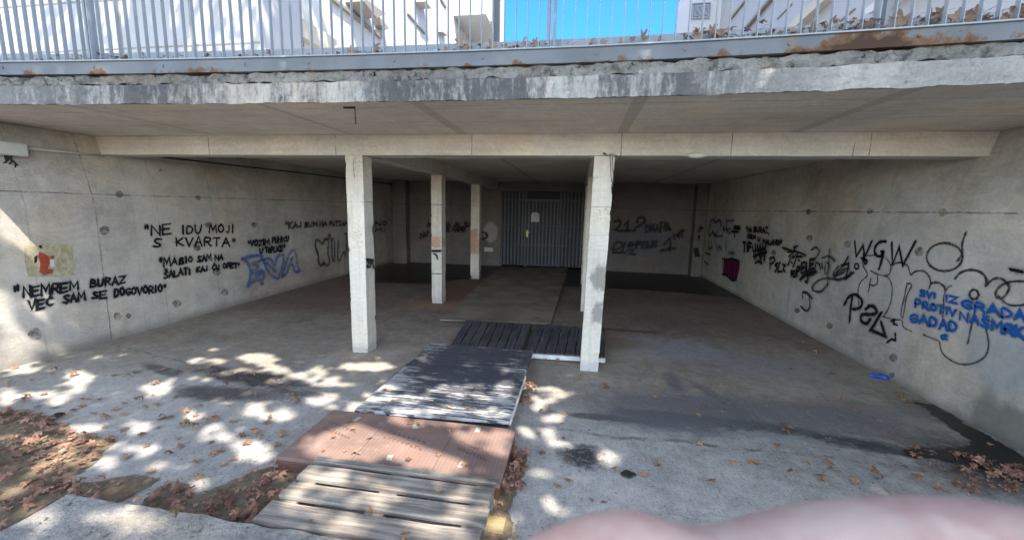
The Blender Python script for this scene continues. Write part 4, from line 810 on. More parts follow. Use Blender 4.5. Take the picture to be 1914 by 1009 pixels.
# brown boards
bx0, bx1 = -1.775, -.372
bst = [(bx0, -1.31), (-1.307, -.79), (-.787, bx1)]
lab = ('left brown film faced board beside the pallet corner', 'middle brown film faced board behind the pallet', 'right brown film faced board along the leaf strip')
for k, (a, b_) in enumerate(bst):
    e = empty('brown_board', ((a+b_)/2, 2.38, .06), lab[k]+', pale stickers on its mesh face', 'board', 'brown boards in the walkway')
    bm = rough_box((a, 2.09, .082), (b_, 2.69, .106), .2, .0015, (0, 1), 3); part('panel', bm, M_FILM, e)
    bm = rough_box((a+.004, 2.092, .004), (b_-.004, 2.688, .0815), .2, .002, (0, 1), 3); part('under_panel', bm, M_FILMEDGE, e)
    for sx, sy in ([(667, 783)], [(776, 797), (728, 855)], [(893, 803), (863, 868)])[k]:
        q = onz(sx, sy, .108); bm = bmesh.new(); ang = random.uniform(-.3, .3); c, s = math.cos(ang), math.sin(ang)
        bm.faces.new([bm.verts.new((q.x+u*c-v_*s, q.y+u*s+v_*c, .1092)) for u, v_ in ((-.018, -.03), (.018, -.03), (.018, .03), (-.018, .03))]); part('sticker', bm, M_STICK, e)
    bm = bmesh.new()
    for row in range(2):
        yy = 2.50-.07*row-.03*k; n = 9 if row else 8; xa = a+.08
        for m in range(n):
            x = xa+m*(b_-a-.2)/n; hgt = .026; q = random.random()
            bm.faces.new([bm.verts.new((x+u, yy+v_-.01*m, .1085)) for u, v_ in ((0, 0), (.005, 0), (.005, hgt), (0, hgt))])
            if q > .6: bm.faces.new([bm.verts.new((x+u, yy+v_-.01*m, .1085)) for u, v_ in ((.006, hgt-.005), (.02, hgt-.005), (.02, hgt), (.006, hgt))])
            if q < .6: bm.faces.new([bm.verts.new((x+u, yy+v_-.01*m, .1085)) for u, v_ in ((.006, 0), (.02, 0), (.02, .005), (.006, .005))])
    part('worn_print', bm, M_FILMEDGE, e)
# peeling black and white board on bearers
pb = empty('peeling_board', (-1.02, 3.5, 0), 'long board with black paint peeling off white behind the brown boards', 'board')
dz = .105
a0, a1, a2, a3 = onz(663, 766, dz), onz(952, 789, dz), onz(997, 655, dz), onz(806, 641, dz)
bm = bmesh.new(); hexa(bm, [(q.x, q.y, dz-.022) for q in (a0, a1, a2, a3)], [(q.x, q.y, dz) for q in (a0, a1, a2, a3)])
for i in range(1, 12):
    y_ = a0.y+(a3.y-a0.y)*i/12; bmesh.ops.bisect_plane(bm, geom=bm.verts[:]+bm.edges[:]+bm.faces[:], plane_co=(0, y_, 0), plane_no=(0, 1, 0))
for v in bm.verts: v.co += mnoise.noise_vector(v.co*5)*.005
part('panel', bm, M_PEEL, pb)
bm = bmesh.new(); hexa(bm, [(a1.x+.001, a1.y+.01, dz-.03), (a1.x+.01, a1.y+.01, dz-.03), (a1.lerp(a2, .55).x+.01, a1.lerp(a2, .55).y, dz-.03), (a1.lerp(a2, .55).x+.001, a1.lerp(a2, .55).y, dz-.03)], [(a1.x+.001, a1.y+.01, dz+.002), (a1.x+.01, a1.y+.01, dz+.002), (a1.lerp(a2, .55).x+.01, a1.lerp(a2, .55).y, dz+.002), (a1.lerp(a2, .55).x+.001, a1.lerp(a2, .55).y, dz+.002)]); part('edge_strip', bm, M_WHITEEDGE, pb)
for y_ in (a0.y+.08, 3.15, 3.6, 4.1):
    bm = bmesh.new(); plank(bm, (-1.6, y_, .003), (-.46, y_+.09, dz-.026)); part('bearer', bm, M_SHADOWGAP, pb)
bm = bmesh.new(); plank(bm, (a0.x-.05, a0.y+.1, .004), (a0.x+.02, a0.y+1.1, .06)); part('side_plank', bm, M_PALLET, pb)
# two dark slatted decks
def deck(c0, c1, c2, c3, n, label, front):
    z = .075; e = empty('slatted_deck', ((c0.x+c1.x)/2, (c0.y+c2.y)/2, 0), label, 'deck', 'dark slatted decks at the front columns')
    for i in range(n):
        t0, t1 = (i+.03)/n, (i+.95)/n; yj = random.uniform(-.012, .012); q = [c0.lerp(c1, t0), c0.lerp(c1, t1), c3.lerp(c2, t1), c3.lerp(c2, t0)]
        bm = bmesh.new(); dzz = random.uniform(-.003, .003); hexa(bm, [(p_.x, p_.y+yj, z-.022+dzz) for p_ in q], [(p_.x, p_.y+yj, z+dzz) for p_ in q]); bmesh.ops.bevel(bm, geom=bm.edges[:], offset=.003, segments=1, affect='EDGES'); part('slat', bm, M_DARKDECK, e)
    for t in (.06, .5, .94):
        q0, q1 = c0.lerp(c3, t), c1.lerp(c2, t); bm = bmesh.new(); plank(bm, (q0.x+.01, q0.y-.04, .004), (q1.x-.01, q0.y+.04, z-.027)); part('bearer', bm, M_SHADOWGAP, e)
    if front:
        bm = bmesh.new(); q0, q1 = c0, c1; hexa(bm, ((q0.x+.02, q0.y-.05, .022), (q1.x, q1.y-.05, .022), (q1.x, q1.y-.022, .022), (q0.x+.02, q0.y-.022, .022)), ((q0.x+.02, q0.y-.05, z-.006), (q1.x, q1.y-.05, z-.006), (q1.x, q1.y-.022, z-.006), (q0.x+.02, q0.y-.022, z-.006))); part('front_edge', bm, M_WHITEEDGE, e)
zz = .075
deck(onz(842, 645, zz), onz(977, 655, zz), onz(994, 605, zz), onz(870, 598, zz), 8, 'dark slatted deck between the peeling board and the plywood sheet', False)
deck(onz(982, 657, zz), onz(1131, 666, zz), onz(1132, 612, zz), onz(1003, 606, zz), 8, 'dark slatted deck with a white front edge behind the right front column', True)
# plywood leading to the door
pw = pxz([(822, 597), (1029, 604), (1062, 500), (934, 499)], .045)
mid0 = (pw[0][0]*.5+pw[3][0]*.5, pw[0][1]*.5+pw[3][1]*.5); mid1 = (pw[1][0]*.5+pw[2][0]*.5, mid0[1]+.1)
for k, (q, lb) in enumerate(((((pw[0]), pw[1], mid1, mid0), 'near plywood sheet lying behind the dark slatted deck'), ((mid0, mid1, (pw[2][0], min(pw[2][1], YB-.05)), (pw[3][0], min(pw[3][1], YB-.05))), 'far plywood sheet reaching the metal door'))):
    g = .003*k; bm = bmesh.new(); hexa(bm, [(x, y+g*3, .03) for x, y in q], [(x, y+g*3, .045-g*.5) for x, y in q]); e = tag(link('plywood_sheet', bm, M_PLY, loc=(q[0][0]+.8, q[0][1]+1, .03)), lb, 'plywood', 'plywood sheets on the shelter floor')
bm = bmesh.new()
for y_ in (pw[0][1]+.25,): plank(bm, (-1.7, y_, .003), (-.35, y_+.08, .029))
tag(link('timber_batten', bm, M_SHADOWGAP, loc=(-1, 6, 0)), 'timber batten in shadow gap colour under the front end of the near plywood sheet', 'batten')

# ------------------------------------------------------------------ leaves
def leaf_bm(seed, size=.1, curl=.5):
    """five lobed plane leaf with toothed edge, rolled up along a slanting line as it dries"""
    rnd = random.Random(seed); bm = bmesh.new(); n = 44; out = []
    lobes = [(0, 1.08, 34), (52, 1.0, 30), (-52, .98, 30), (104, .74, 30), (-104, .72, 30)]
    lobes = [(a+rnd.uniform(-6, 6), r*rnd.uniform(.88, 1.1), w_) for a, r, w_ in lobes]
    for k in range(n+1):
        a = -160+320*k/n; r = .36
        for la, lr, lw_ in lobes: r = max(r, .36+(lr-.36)*max(0, 1-abs(a-la)/lw_)**1.25)
        out.append((R(a), r*rnd.uniform(.93, 1.06)*size))
    ba = rnd.uniform(0, 3.14); kk = curl*rnd.uniform(.6, 1.7)/size; sg = rnd.choice((1, 1, -1)); tw = rnd.uniform(-.5, .5)*curl; off_ = rnd.uniform(0, 9)
    def place(x, y):
        u, v = x*math.cos(ba)+y*math.sin(ba), y*math.cos(ba)-x*math.sin(ba)
        th_ = u*kk*(1+tw*v/size); uu = math.sin(th_)/kk; z = sg*(1-math.cos(th_))/kk
        z += size*.10*mnoise.noise((x/size*2.3+off_, y/size*2.3, seed))+size*.05*mnoise.noise((x/size*6+off_, y/size*6, seed))
        z -= size*.05*math.exp(-(min(abs(x), abs(x-y*1.2), abs(x+y*1.2))/size*9)**2)
        return (uu*math.cos(ba)-v*math.sin(ba), uu*math.sin(ba)+v*math.cos(ba), z)
    c = bm.verts.new(place(0, 0)); rings = []
    for f_ in (.4, .72, 1.0): rings.append([bm.verts.new(place(math.sin(t)*r*f_, math.cos(t)*r*f_)) for t, r in out])
    for k in range(n):
        bm.faces.new((c, rings[0][k+1], rings[0][k]))
        for a, b_ in zip(rings, rings[1:]): bm.faces.new((a[k], a[k+1], b_[k+1], b_[k]))
    st = rnd.uniform(-.3, .3)*size; p1 = [bm.verts.new((st*q+dx, -.95*size*q, .10*size*q)) for q, dx in ((.5, -.012*size), (.5, .02*size), (1, .02*size), (1, -.012*size))]
    bm.faces.new((c, p1[0], p1[1])); bm.faces.new((p1[0], p1[3], p1[2], p1[1]))
    mz = min(v.co.z for v in bm.verts)
    for v in bm.verts: v.co.z -= mz
    for f_ in bm.faces: f_.smooth = True
    return bm
def leaf_protos(mat, size, n, s0, curl):
    out = []
    for k in range(n):
        bm = leaf_bm(s0+k, size*(.72+.06*k), curl*(.5+.14*k)); me = bpy.data.meshes.new('dry_leaf'); bm.to_mesh(me); bm.free(); me.materials.append(mat); out.append(me)
    return out
LG = leaf_protos(M_DRY, .052, 9, 100, .75); LR = leaf_protos(M_DRYR, .085, 9, 300, .8)
def put_leaf(me, loc, rot, sc, label, group):
    o = bpy.data.objects.new('dry_leaf', me); COL.objects.link(o); o.location = loc; o.rotation_euler = rot; o.scale = (sc, sc, sc); return tag(o, label, 'leaf', group)
rl = random.Random(21)
def lay(px, py, z, label, group, sc=None): put_leaf(rl.choice(LG), onz(px, py, z)+Vector((0, 0, .002)), (rl.uniform(-.25, .25), rl.uniform(-.25, .25), rl.uniform(0, 6.28)), sc or rl.uniform(.6, 1.1), label, group)
A_ = ('dry brown plane leaf lying on the pale concrete left of the walkway', 'leaves on the concrete left of the walkway')
for px, py in ((254, 695), (395, 687), (310, 690), (290, 718), (97, 673), (97, 700), (60, 710), (20, 714), (15, 725), (145, 700), (240, 708), (186, 750), (165, 747), (160, 746), (257, 743), (330, 744), (325, 747), (297, 755), (258, 750), (216, 765), (140, 767), (138, 769), (372, 762), (300, 780), (230, 778), (318, 782), (175, 770), (50, 745), (40, 755), (70, 760), (100, 765), (120, 780), (228, 802), (305, 781), (360, 775), (350, 795), (404, 782), (475, 807), (454, 815), (460, 830), (345, 798), (330, 822), (335, 838), (368, 802), (415, 842), (395, 846), (530, 812), (520, 827), (508, 783), (501, 790), (440, 785), (380, 792), (366, 860), (420, 870), (374, 892), (285, 880), (275, 830), (200, 825), (232, 855), (485, 740), (545, 745), (555, 750), (415, 720), (470, 700), (380, 690), (350, 688), (210, 700), (30, 690), (110, 690), (285, 741), (345, 770), (430, 760), (490, 820), (515, 830), (400, 830), (440, 862), (300, 800), (265, 812), (310, 850), (325, 960), (265, 930), (440, 960), (200, 800), (150, 760), (85, 735), (235, 755), (195, 785), (270, 765)):
    lay(px+rl.uniform(-4, 4), py+rl.uniform(-3, 3), .15 if (py > 925 and px > 250) else .004, *A_)
B_ = ('dry tan plane leaf lying on the shaded concrete right of the walkway', 'leaves on the concrete right of the walkway')
for px, py in ((1325, 711), (1228, 746), (1303, 778), (1329, 797), (1225, 743), (1196, 711), (1130, 725), (1363, 755), (1440, 757), (1460, 790), (1462, 808), (1477, 800), (1548, 822), (1590, 812), (1640, 786), (1632, 780), (1512, 868), (1453, 832), (1455, 837), (1416, 865), (1400, 864), (1330, 907), (1545, 868), (1555, 880), (1560, 882), (1630, 885), (1670, 883), (1710, 895), (1540, 900), (1535, 895), (1600, 905), (1700, 845), (1655, 814), (1593, 767), (1570, 742), (1690, 747), (1680, 740), (1505, 760), (1380, 660), (1530, 660), (1525, 658), (1290, 655), (1203, 890), (1230, 868), (1150, 880), (1060, 900), (1105, 936), (1130, 938), (1040, 910), (1027, 757), (1014, 770), (1053, 820), (1012, 845), (1060, 865), (1050, 795), (1008, 810), (1690, 870), (1725, 880), (1850, 830), (1700, 762), (1480, 690), (1420, 690), (1250, 690), (1560, 700), (1640, 730), (1310, 830), (1370, 870), (1480, 885), (1640, 895), (1770, 880), (1350, 770)):
    lay(px, py, .004, *B_, sc=rl.uniform(.45, .95))
C_ = ('small dry plane leaf lying on the boards of the walkway', 'leaves on the walkway boards')
for px, py, z in ((655, 787, .112), (660, 803, .112), (691, 818, .112), (625, 817, .112), (645, 843, .112), (605, 842, .112), (663, 848, .112), (672, 847, .112), (765, 790, .112), (783, 795, .112), (840, 806, .112), (822, 850, .112), (765, 860, .112), (870, 867, .112), (795, 875, .112), (680, 770, .112), (725, 773, .112), (820, 918, .147), (690, 957, .147), (580, 972, .147), (762, 1004, .147), (720, 727, .112), (728, 730, .112), (708, 720, .112), (888, 729, .112), (838, 762, .112), (876, 764, .112), (808, 700, .112), (765, 712, .112), (735, 748, .112), (960, 1000, .004), (905, 945, .147), (880, 622, .08), (1020, 627, .08), (1050, 625, .08), (1010, 606, .08)):
    lay(px, py, z, *C_, sc=rl.uniform(.4, .75))
D_ = ('small dark curled leaf scrap on the dusty floor inside the shelter', 'leaf scraps on the shelter floor')
for px, py in ((690, 560), (735, 565), (750, 568), (770, 563), (798, 597), (805, 590), (820, 583), (790, 600), (730, 580), (870, 540), (560, 590), (585, 600), (530, 600), (610, 585), (640, 580), (480, 625), (520, 615), (1180, 585), (1205, 590), (1240, 592), (1160, 590), (1290, 570), (1400, 600), (1430, 610), (1470, 590), (1350, 625), (1500, 640), (1590, 690), (1200, 620), (1185, 615), (1145, 575), (1260, 600), (440, 640), (590, 620), (720, 620), (740, 640), (1500, 655), (1340, 600)):
    lay(px, py, .004, *D_, sc=rl.uniform(.3, .6))
E_ = ('large dry plane leaf caught between the bars of the railing', 'leaves caught in the railing')
def rail_leaf(px, py, sc):
    p = ony(px, py, 2.90); y = ybow(p.x)+rl.uniform(.055, .12); p = ony(px, py+6, y); p.z = max(p.z, 2.70)
    put_leaf(rl.choice(LR), p, (R(80)+rl.uniform(-1.0, .6), rl.uniform(-2.4, 2.4), rl.uniform(-.9, .9)), sc*rl.uniform(.65, .95), *E_)
for px, py, sc in ((60, 105, .5), (75, 108, .5), (140, 100, .5), (215, 105, .5), (235, 103, .6), (270, 100, .5), (325, 102, .5), (400, 98, .6), (405, 103, .5), (420, 100, .5), (505, 95, .7), (545, 100, .5), (610, 98, .5), (655, 92, .7), (665, 95, .7), (700, 85, .9), (705, 95, .7), (735, 95, .5), (835, 88, .7), (860, 75, 1.0), (870, 85, .8), (920, 84, .7), (945, 82, .7), (965, 84, .7), (985, 72, 1.1), (1000, 78, .9), (1110, 72, .7), (1125, 75, .6), (1160, 72, .8), (1185, 70, .8), (1200, 66, .8), (1235, 66, .6), (1300, 62, 1.1), (1330, 58, 1.2), (1345, 64, 1.0), (1350, 68, .8), (1385, 66, .6), (1432, 62, .8), (1455, 60, .8), (1490, 55, 1.0), (1515, 50, 1.0), (1545, 50, .8), (1575, 55, .5), (1620, 45, 1.0), (1635, 40, 1.0), (1680, 40, 1.1), (1700, 38, 1.0), (1740, 28, 1.3), (1760, 20, 1.2), (1795, 30, 1.2), (1825, 25, 1.2), (1830, 40, .9), (1870, 32, 1.1), (1895, 22, 1.3), (1905, 34, 1.1)):
    rail_leaf(px, py, sc)
def litter(poly, n, zlo, zhi, seed, smin=.25, smax=.85):
    """dense litter over a polygon as one mesh"""
    rnd = random.Random(seed); bm = bmesh.new()
    xs_, ys_ = [p[0] for p in poly], [p[1] for p in poly]
    def inside(x, y):
        c = False; j = len(poly)-1
        for i in range(len(poly)):
            if (poly[i][1] > y) != (poly[j][1] > y) and x < (poly[j][0]-poly[i][0])*(y-poly[i][1])/(poly[j][1]-poly[i][1])+poly[i][0]: c = not c
            j = i
        return c
    k = 0
    while k < n:
        x, y = rnd.uniform(min(xs_), max(xs_)), rnd.uniform(min(ys_), max(ys_))
        if not inside(x, y) or mnoise.noise((x*2.2, y*2.2, seed)) < rnd.uniform(-.55, .2): continue
        k += 1; me = rnd.choice(LG); s = rnd.uniform(smin, smax)
        mt = Matrix.Translation((x, y, rnd.uniform(zlo, zhi))) @ Matrix.Rotation(rnd.uniform(0, 6.28), 4, 'Z') @ Matrix.Rotation(rnd.uniform(-.5, .5), 4, 'X') @ Matrix.Rotation(rnd.uniform(-.5, .5), 4, 'Y') @ Matrix.Scale(s, 4)
        st = len(bm.verts); bm.from_mesh(me); bm.verts.ensure_lookup_table(); bmesh.ops.transform(bm, matrix=mt, verts=bm.verts[st:])
    return bm
for poly, n, sd in ((SOIL1, 900, 1), (SOIL2, 170, 2), (pxz([(945, 850), (988, 845), (985, 900), (960, 930), (935, 950)]), 90, 3), (pxz([(968, 722), (1003, 718), (1000, 745), (970, 765)]), 45, 4), (pxz([(1690, 845), (1800, 848), (1914, 878), (1960, 930), (1800, 905), (1720, 862)]), 130, 5), (pxz([(1740, 912), (1790, 900), (1850, 895), (1914, 888), (1990, 885), (2000, 930), (1850, 935), (1750, 925)]), 90, 7), (pxz([(990, 660), (1080, 665), (1078, 676), (990, 678)]), 40, 6)):
    kind(link('leaf_litter', litter(poly, n, .006, .03, sd), M_LITTER), 'stuff')
for poly, n, sd in ((SOIL1, 700, 11), (SOIL2, 260, 12), (SOIL3, 120, 13)): kind(link('leaf_crumbs', litter(poly, n, .004, .008, sd, .07, .24), M_LITTER), 'stuff')
for x0, x1, n, sd in ((-5, -1.6, 130, 31), (-1.6, .6, 70, 32), (.6, 2.6, 230, 33)):
    kind(link('leaf_litter', litter([(x0, ybow(x0)+.03), (x1, ybow(x1)+.03), (x1, ybow(x1)+.15), (x0, ybow(x0)+.15)], n, 2.684, 2.715 if sd < 33 else 2.76, sd, .2, .7), M_DRYR), 'stuff')
# odd bits
p = onz(1646, 706); bm = bmesh.new(); bmesh.ops.create_icosphere(bm, subdivisions=3, radius=1)
for v in bm.verts: q = v.co.copy(); v.co = Vector((q.x*.085, q.y*.05, max(-.2, q.z)*.025))*(1+.5*mnoise.noise(q*3)) + Vector((p.x, p.y, .012))
tag(link('foil_wrapper', bm, M_BLUEFOIL, loc=(p.x, p.y, 0)), 'crumpled shiny blue wrapper at the foot of the right wall', 'litter')
for px, py, s, lb in ((1174, 889, .045, 'flat black scrap on the concrete right of the pallet'), (110, 778, .04, 'flat black scrap on the concrete at the left edge')):
    p = onz(px, py); bm = bmesh.new(); blobv = []
    for k in range(12):
        t = 6.283*k/12; r_ = s*rl.uniform(.75, 1.15); blobv.append(bm.verts.new((p.x+r_*math.cos(t), p.y+.7*r_*math.sin(t), .008)))
    f = bm.faces.new(blobv); r = bmesh.ops.extrude_face_region(bm, geom=[f]); bmesh.ops.translate(bm, verts=[g for g in r['geom'] if isinstance(g, bmesh.types.BMVert)], vec=(0, 0, .012)); bmesh.ops.recalc_face_normals(bm, faces=bm.faces)
    tag(link('black_scrap', bm, M_DARKPL, loc=(p.x, p.y, 0)), lb, 'litter')

# ------------------------------------------------------------------ plane tree behind the viewer: its crown throws the dappled shade
def gnd(p):                                       # where the sun ray through p meets z = 0
    t = p.z; return p.x+SUN_D.x*t, p.y+SUN_D.y*t
SPOTS = []
def sp(px, py, rx, ry, z=0., pl=None, soft=1.0):
    f_ = (lambda x, y: onz(x, y, z)) if pl is None else ((lambda x, y: onx(x, y, XL)) if pl == 'L' else (lambda x, y: ony(x, y, 2.84)))
    c = Vector(gnd(f_(px, py))); a = Vector(gnd(f_(px+rx, py)))-c; b_ = Vector(gnd(f_(px, py+ry)))-c
    det = a.x*b_.y-a.y*b_.x; SPOTS.append((c, (b_.y/det, -b_.x/det, -a.y/det, a.x/det), a.length+b_.length, soft))
for s in ((150,705,30,15),(146,728,26,8),(12,736,20,14),(73,737,42,8),(13,751,22,9),(104,751,16,8),(288,728,28,12),(322,711,18,6),(254,795,24,11),(157,799,50,10),(370,672,17,5),(397,653,10,4),(364,774,26,8),(393,744,20,7),(408,674,15,5),(484,670,36,12),(519,689,30,9),(460,693,20,6),(422,698,18,6),(377,707,22,6),(548,703,18,5),(512,712,20,7),(588,702,32,15),(609,715,30,10),(588,753,28,9),(619,741,26,9),(478,766,22,13),(535,774,18,12),(436,766,17,6),(498,781,20,8),(381,774,18,5),(401,802,22,15),(419,817,18,9),(145,802,42,10),(105,835,62,22),(187,830,26,12),(260,840,38,10),(304,868,45,12),(470,840,42,20),(478,855,32,12),(391,902,42,11),(190,870,32,12),(115,860,36,12),(130,900,26,8),(208,915,22,6),(540,890,15,10),(20,885,20,12),(42,690,32,10),(60,960,30,10),(587,663,17,4),(498,671,16,5),(689,685,50,10),(618,702,16,6),(650,720,12,5)): sp(*s)
for s in ((105,835,62,22),(50,880,40,14),(160,860,40,12),(30,915,30,10),(20,820,24,8)): sp(*s, soft=0)
for s in ((225,965,78,18),(70,972,48,22),(605,992,75,22),(300,990,30,10)): sp(*s, z=.15)
for s in ((787,669,13,4),(956,691,14,4),(716,725,32,8),(690,747,42,10),(840,733,52,12),(943,725,22,14),(840,765,62,8),(925,774,32,10),(900,745,18,8),(760,770,30,8),(800,707,20,4),(685,827,95,38),(790,855,60,22),(840,868,70,22),(890,812,45,12),(725,793,62,10),(600,825,40,22),(640,850,60,15),(930,850,12,8),(905,838,40,16),(935,812,20,14),(870,862,60,14),(870,722,40,9),(760,745,44,10),(820,790,60,8)): sp(*s, z=.106)
for s in ((640,880,62,12),(610,905,60,14),(560,935,40,12),(858,898,50,7),(885,960,42,15),(796,975,82,14),(685,975,62,14),(575,950,40,14),(720,915,40,10),(700,940,50,10),(870,925,30,8),(830,1000,50,12)): sp(*s, z=.142)
for s in ((1023,737,35,18),(1006,760,16,9),(1006,810,35,14),(1045,831,35,10),(1010,886,35,9),(1130,852,26,16),(1138,873,22,6),(1151,912,18,5),(1015,941,24,16),(1045,952,34,10),(930,985,28,20),(925,945,16,8),(985,720,14,8),(1035,780,20,7)): sp(*s)
for s in ((2,400,26,40),(12,425,26,36),(42,442,28,28),(68,474,18,18),(20,655,40,46),(85,640,18,12),(-20,560,40,30),(10,600,14,30),(123,651,16,12),(50,565,34,12),(98,562,12,13),(80,588,16,8),(60,646,16,12),(75,480,16,14)): sp(*s, pl='L', soft=0)
for s in ((18,180,26,14),(205,176,18,14),(1390,160,40,9),(1450,148,36,8),(1600,152,45,10),(1660,138,30,8),(1860,140,42,12),(1800,120,25,8),(10,150,25,10)): sp(*s, pl='F')
hc = CAM+FW*.055; hg = gnd(hc); 
def lit(x, y, pad=0.):
    for i_, (c, m, ln, soft) in enumerate(SPOTS):
        dx, dy = x-c.x, y-c.y; u = m[0]*dx+m[1]*dy; v = m[2]*dx+m[3]*dy
        k = 1+pad/max(.03, ln*.5)
        if u*u+v*v < k*k: return soft == 0 or i_ % 3 != 1 or rt.random() > .14
    return (x-hg[0])**2+(y-hg[1])**2 < .004
rt = random.Random(5)
tree = empty('plane_tree', (5.2, -6.5, 0), 'tall upright plane tree behind the viewer shading the apron', 'tree')
bm = bmesh.new(); tube(bm, ((5.2, -6.5, -.05), (5.1, -6.4, 1.5), (4.9, -6.2, 4), (4.5, -5.8, 7), (4.0, -5.5, 10), (3.6, -5.3, 13)), (.42, .33, .28, .22, .14, .05), 14); part('trunk', bm, M_BARK, tree, True)
def up(px, py, z, h):
    g = onz(px, py, z); t = (h-g.z); return Vector((g.x-SUN_D.x*t, g.y-SUN_D.y*t, h))
limbs = [((4.9, -6.1, 4.6), up(990, 905, .1, 6.2), up(940, 870, .1, 6.5), up(770, 815, .1, 6.9), up(630, 768, .1, 7.3), up(430, 700, 0, 7.8)), ((4.6, -5.9, 6.2), up(1010, 785, .1, 7.0), up(985, 745, .1, 7.1), up(955, 690, .1, 7.3)), ((4.4, -5.7, 7.4), (1.5, -4.5, 8.6), (-2.5, -4, 10)), ((4.3, -5.7, 8), (6, -3.5, 9.5), (6.5, -2.5, 10.5)), ((4.7, -6, 6), (2, -6, 7.5), (-1.5, -5.8, 9))]
for k, l in enumerate(limbs):
    n = len(l); r0 = (.10, .05, .11, .1, .1)[k]; bm = bmesh.new(); tube(bm, l, [max(.02, r0*(1-.6*i/(n-1))) if k != 0 else (.14, .085, .08, .075, .06, .04)[i] for i in range(n)], 10); part('limb', bm, M_BARK, tree, True)
verts, faces = [], []
def add_leaf(p, s):
    a = Vector((rt.gauss(0, 1), rt.gauss(0, 1), rt.gauss(0, 1.6))).normalized(); u = a.orthogonal().normalized(); v = a.cross(u); t = rt.uniform(0, 6.28); u, v = u*math.cos(t)+v*math.sin(t), v*math.cos(t)-u*math.sin(t)
    b0 = len(verts)
    for x, y in ((0, -.9), (.75, -.35), (.55, .35), (0, 1), (-.55, .35), (-.75, -.35)): verts.append(p+u*(x*s)+v*(y*s)+a*(abs(x)*.25*s))
    faces.append(tuple(range(b0, b0+6)))
N = 0
while N < 45000:
    gx, gy = rt.uniform(-9.5, 4.2), rt.uniform(.35, 4.9)
    if N > 35000: gx = rt.uniform(.1, 4.2)
    if gy < 1.15 and gx < -2.2: continue
    if N > 42500: gx, gy = rt.uniform(-2.8, 2.2), rt.uniform(4.8, 5.5)
    h = rt.uniform(5.4, 8.6)
    if lit(gx, gy, .02): continue
    N += 1; add_leaf(Vector((gx-SUN_D.x*h, gy-SUN_D.y*h, h)), rt.uniform(.06, .095))
n2 = 0
while n2 < 2500:                                   # the rest of the crown, behind the viewer
    p = Vector((rt.gauss(3.5, 3), rt.gauss(-7.5, 2), rt.gauss(10, 2)))
    gx, gy = gnd(p)
    if gy > .9 or p.z < 5.5: continue
    n2 += 1; add_leaf(p, rt.uniform(.09, .14))
me = bpy.data.meshes.new('crown'); me.from_pydata([v-Vector((5.2, -6.5, 0)) for v in verts], [], faces); me.materials.append(M_GREEN); o = bpy.data.objects.new('crown', me); COL.objects.link(o); o.parent = tree

# a second plane tree left of the shelter: its crown dapples the end of the white block
tree2 = empty('plane_tree', (-9.5, 1.5, 0), 'leaning plane tree left of the shelter dappling the white block', 'tree')
bm = bmesh.new(); tube(bm, ((-9.5, 1.5, -.05), (-9.2, 1.7, 2.5), (-8.2, 2.3, 6), (-6.6, 3.0, 9.2), (-5, 3.6, 12)), (.36, .29, .22, .15, .05), 14); part('trunk', bm, M_BARK, tree2, True)
for tip in ((-9.5, 3.2, 11.5), (-3.6, 4.4, 11.5), (-7.5, 5.0, 10.8)):
    bm = bmesh.new(); tube(bm, ((-7.6, 2.55, 7.4), (Vector((-7.6, 2.55, 7.4))+Vector(tip))/2+Vector((0, 0, .4)), tip), (.11, .08, .03), 9); part('limb', bm, M_BARK, tree2, True)
verts, faces = [], []; n3 = 0
while n3 < 5200:
    gx, gy, h = rt.uniform(-12.5, -6.2), rt.uniform(8.4, 12.5), rt.uniform(9.2, 12.2)
    if mnoise.noise((gx*.8, gy*.8, 3.3)) > .12 and rt.random() > .12: continue
    n3 += 1; add_leaf(Vector((gx-SUN_D.x*h, gy-SUN_D.y*h, h)), rt.uniform(.08, .13))
me = bpy.data.meshes.new('crown'); me.from_pydata([v-Vector((-9.5, 1.5, 0)) for v in verts], [], faces); me.materials.append(M_GREEN); o = bpy.data.objects.new('crown', me); COL.objects.link(o); o.parent = tree2

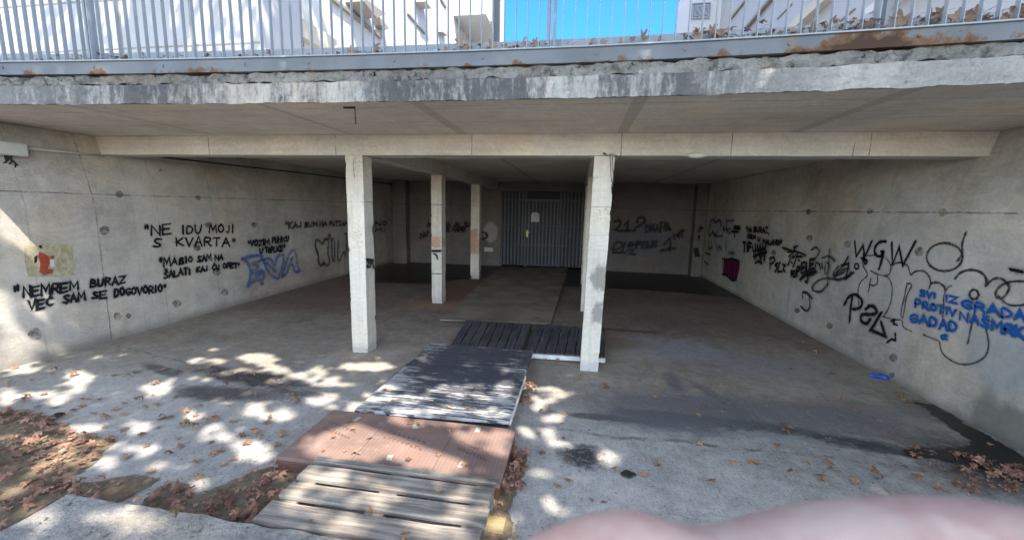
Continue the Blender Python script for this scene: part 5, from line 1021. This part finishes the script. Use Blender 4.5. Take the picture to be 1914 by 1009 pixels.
# ------------------------------------------------------------------ the hand at the lens
def cs(x, y, z): return CAM+RT*x+UP*y+FW*z       # metres in the direction the viewer faces
def skin_mat():
    b = NB('skin'); n = b.noise(420, 5, .7); n2 = b.noise(75, 4, .65); c = b.mix(b.step(n2, .38, .62), (.49, .31, .265), (.58, .42, .36)); c = b.gain(c, b.step(n, .3, .7, .93, 1.05)); b.bump(n, .1, .0006)
    b.b.inputs['Subsurface Weight'].default_value = .15; b.b.inputs['Subsurface Radius'].default_value = (.006, .002, .001); return b.done(c, .6, .15)
M_SKIN = skin_mat()
hv, he, hr = [], [], []
def add(p, r, par=None):
    hv.append(cs(*p)); hr.append(r); i = len(hv)-1
    if par is not None: he.append((par, i))
    return i
D = .052
wrist = add((.165, -.100, .040), .027)
palm = add((.135, -.078, .048), .026, wrist)
fa = add((.25, -.19, .0), .034, wrist); fb = add((.36, -.32, -.06), .042, fa); 
kn = add((.104, -.052, .050), .0135, palm)
i1 = add((.086, -.0447, D), .0102, kn); i2 = add((.060, -.0385, D), .0096, i1); i2b = add((.050, -.0385, D), .0096, i2); i3 = add((.036, -.0392, D), .0089, i2b); i4 = add((.0222, -.0418, D), .0074, i3); i5 = add((.0155, -.0382, D), .0088, i4); i6 = add((.0055, -.0402, D), .0072, i5); i7 = add((-.0015, -.0418, D), .0045, i6)
for k, (mx_, my, mz, L_) in enumerate(((.112, -.072, .056, 1.05), (.122, -.090, .058, .98), (.134, -.106, .056, .8))):
    a = add((mx_, my, mz), .0115, palm); b_ = add((mx_-.036*L_, my-.012, mz+.012), .0088, a); c_ = add((mx_-.044*L_, my-.028, mz-.004), .008, b_); d_ = add((mx_-.030*L_, my-.034, mz-.016), .0068, c_)
ta = add((.140, -.048, .040), .0145, palm); tb = add((.122, -.018, .040), .0105, ta); tc = add((.106, .004, .044), .0092, tb); td = add((.098, .018, .047), .0068, tc)
me = bpy.data.meshes.new('hand'); o0 = hv[wrist].copy(); me.from_pydata([v-o0 for v in hv], he, []); ho = bpy.data.objects.new('hand', me); COL.objects.link(ho); ho.location = o0
md = ho.modifiers.new('skin', 'SKIN'); md.use_smooth_shade = True
for i, r in enumerate(hr): me.skin_vertices[0].data[i].radius = (r, r)
me.skin_vertices[0].data[wrist].use_root = True
ss = ho.modifiers.new('sub', 'SUBSURF'); ss.levels = 3; ss.render_levels = 3
dg = bpy.context.evaluated_depsgraph_get(); me2 = bpy.data.meshes.new_from_object(ho.evaluated_get(dg)); ho.modifiers.clear(); ho.data = me2; me2.materials.clear(); me2.materials.append(M_SKIN)
for p_ in me2.polygons: p_.use_smooth = True
tag(ho, 'bare hand with one finger stretched across the lower right, out of focus', 'hand')
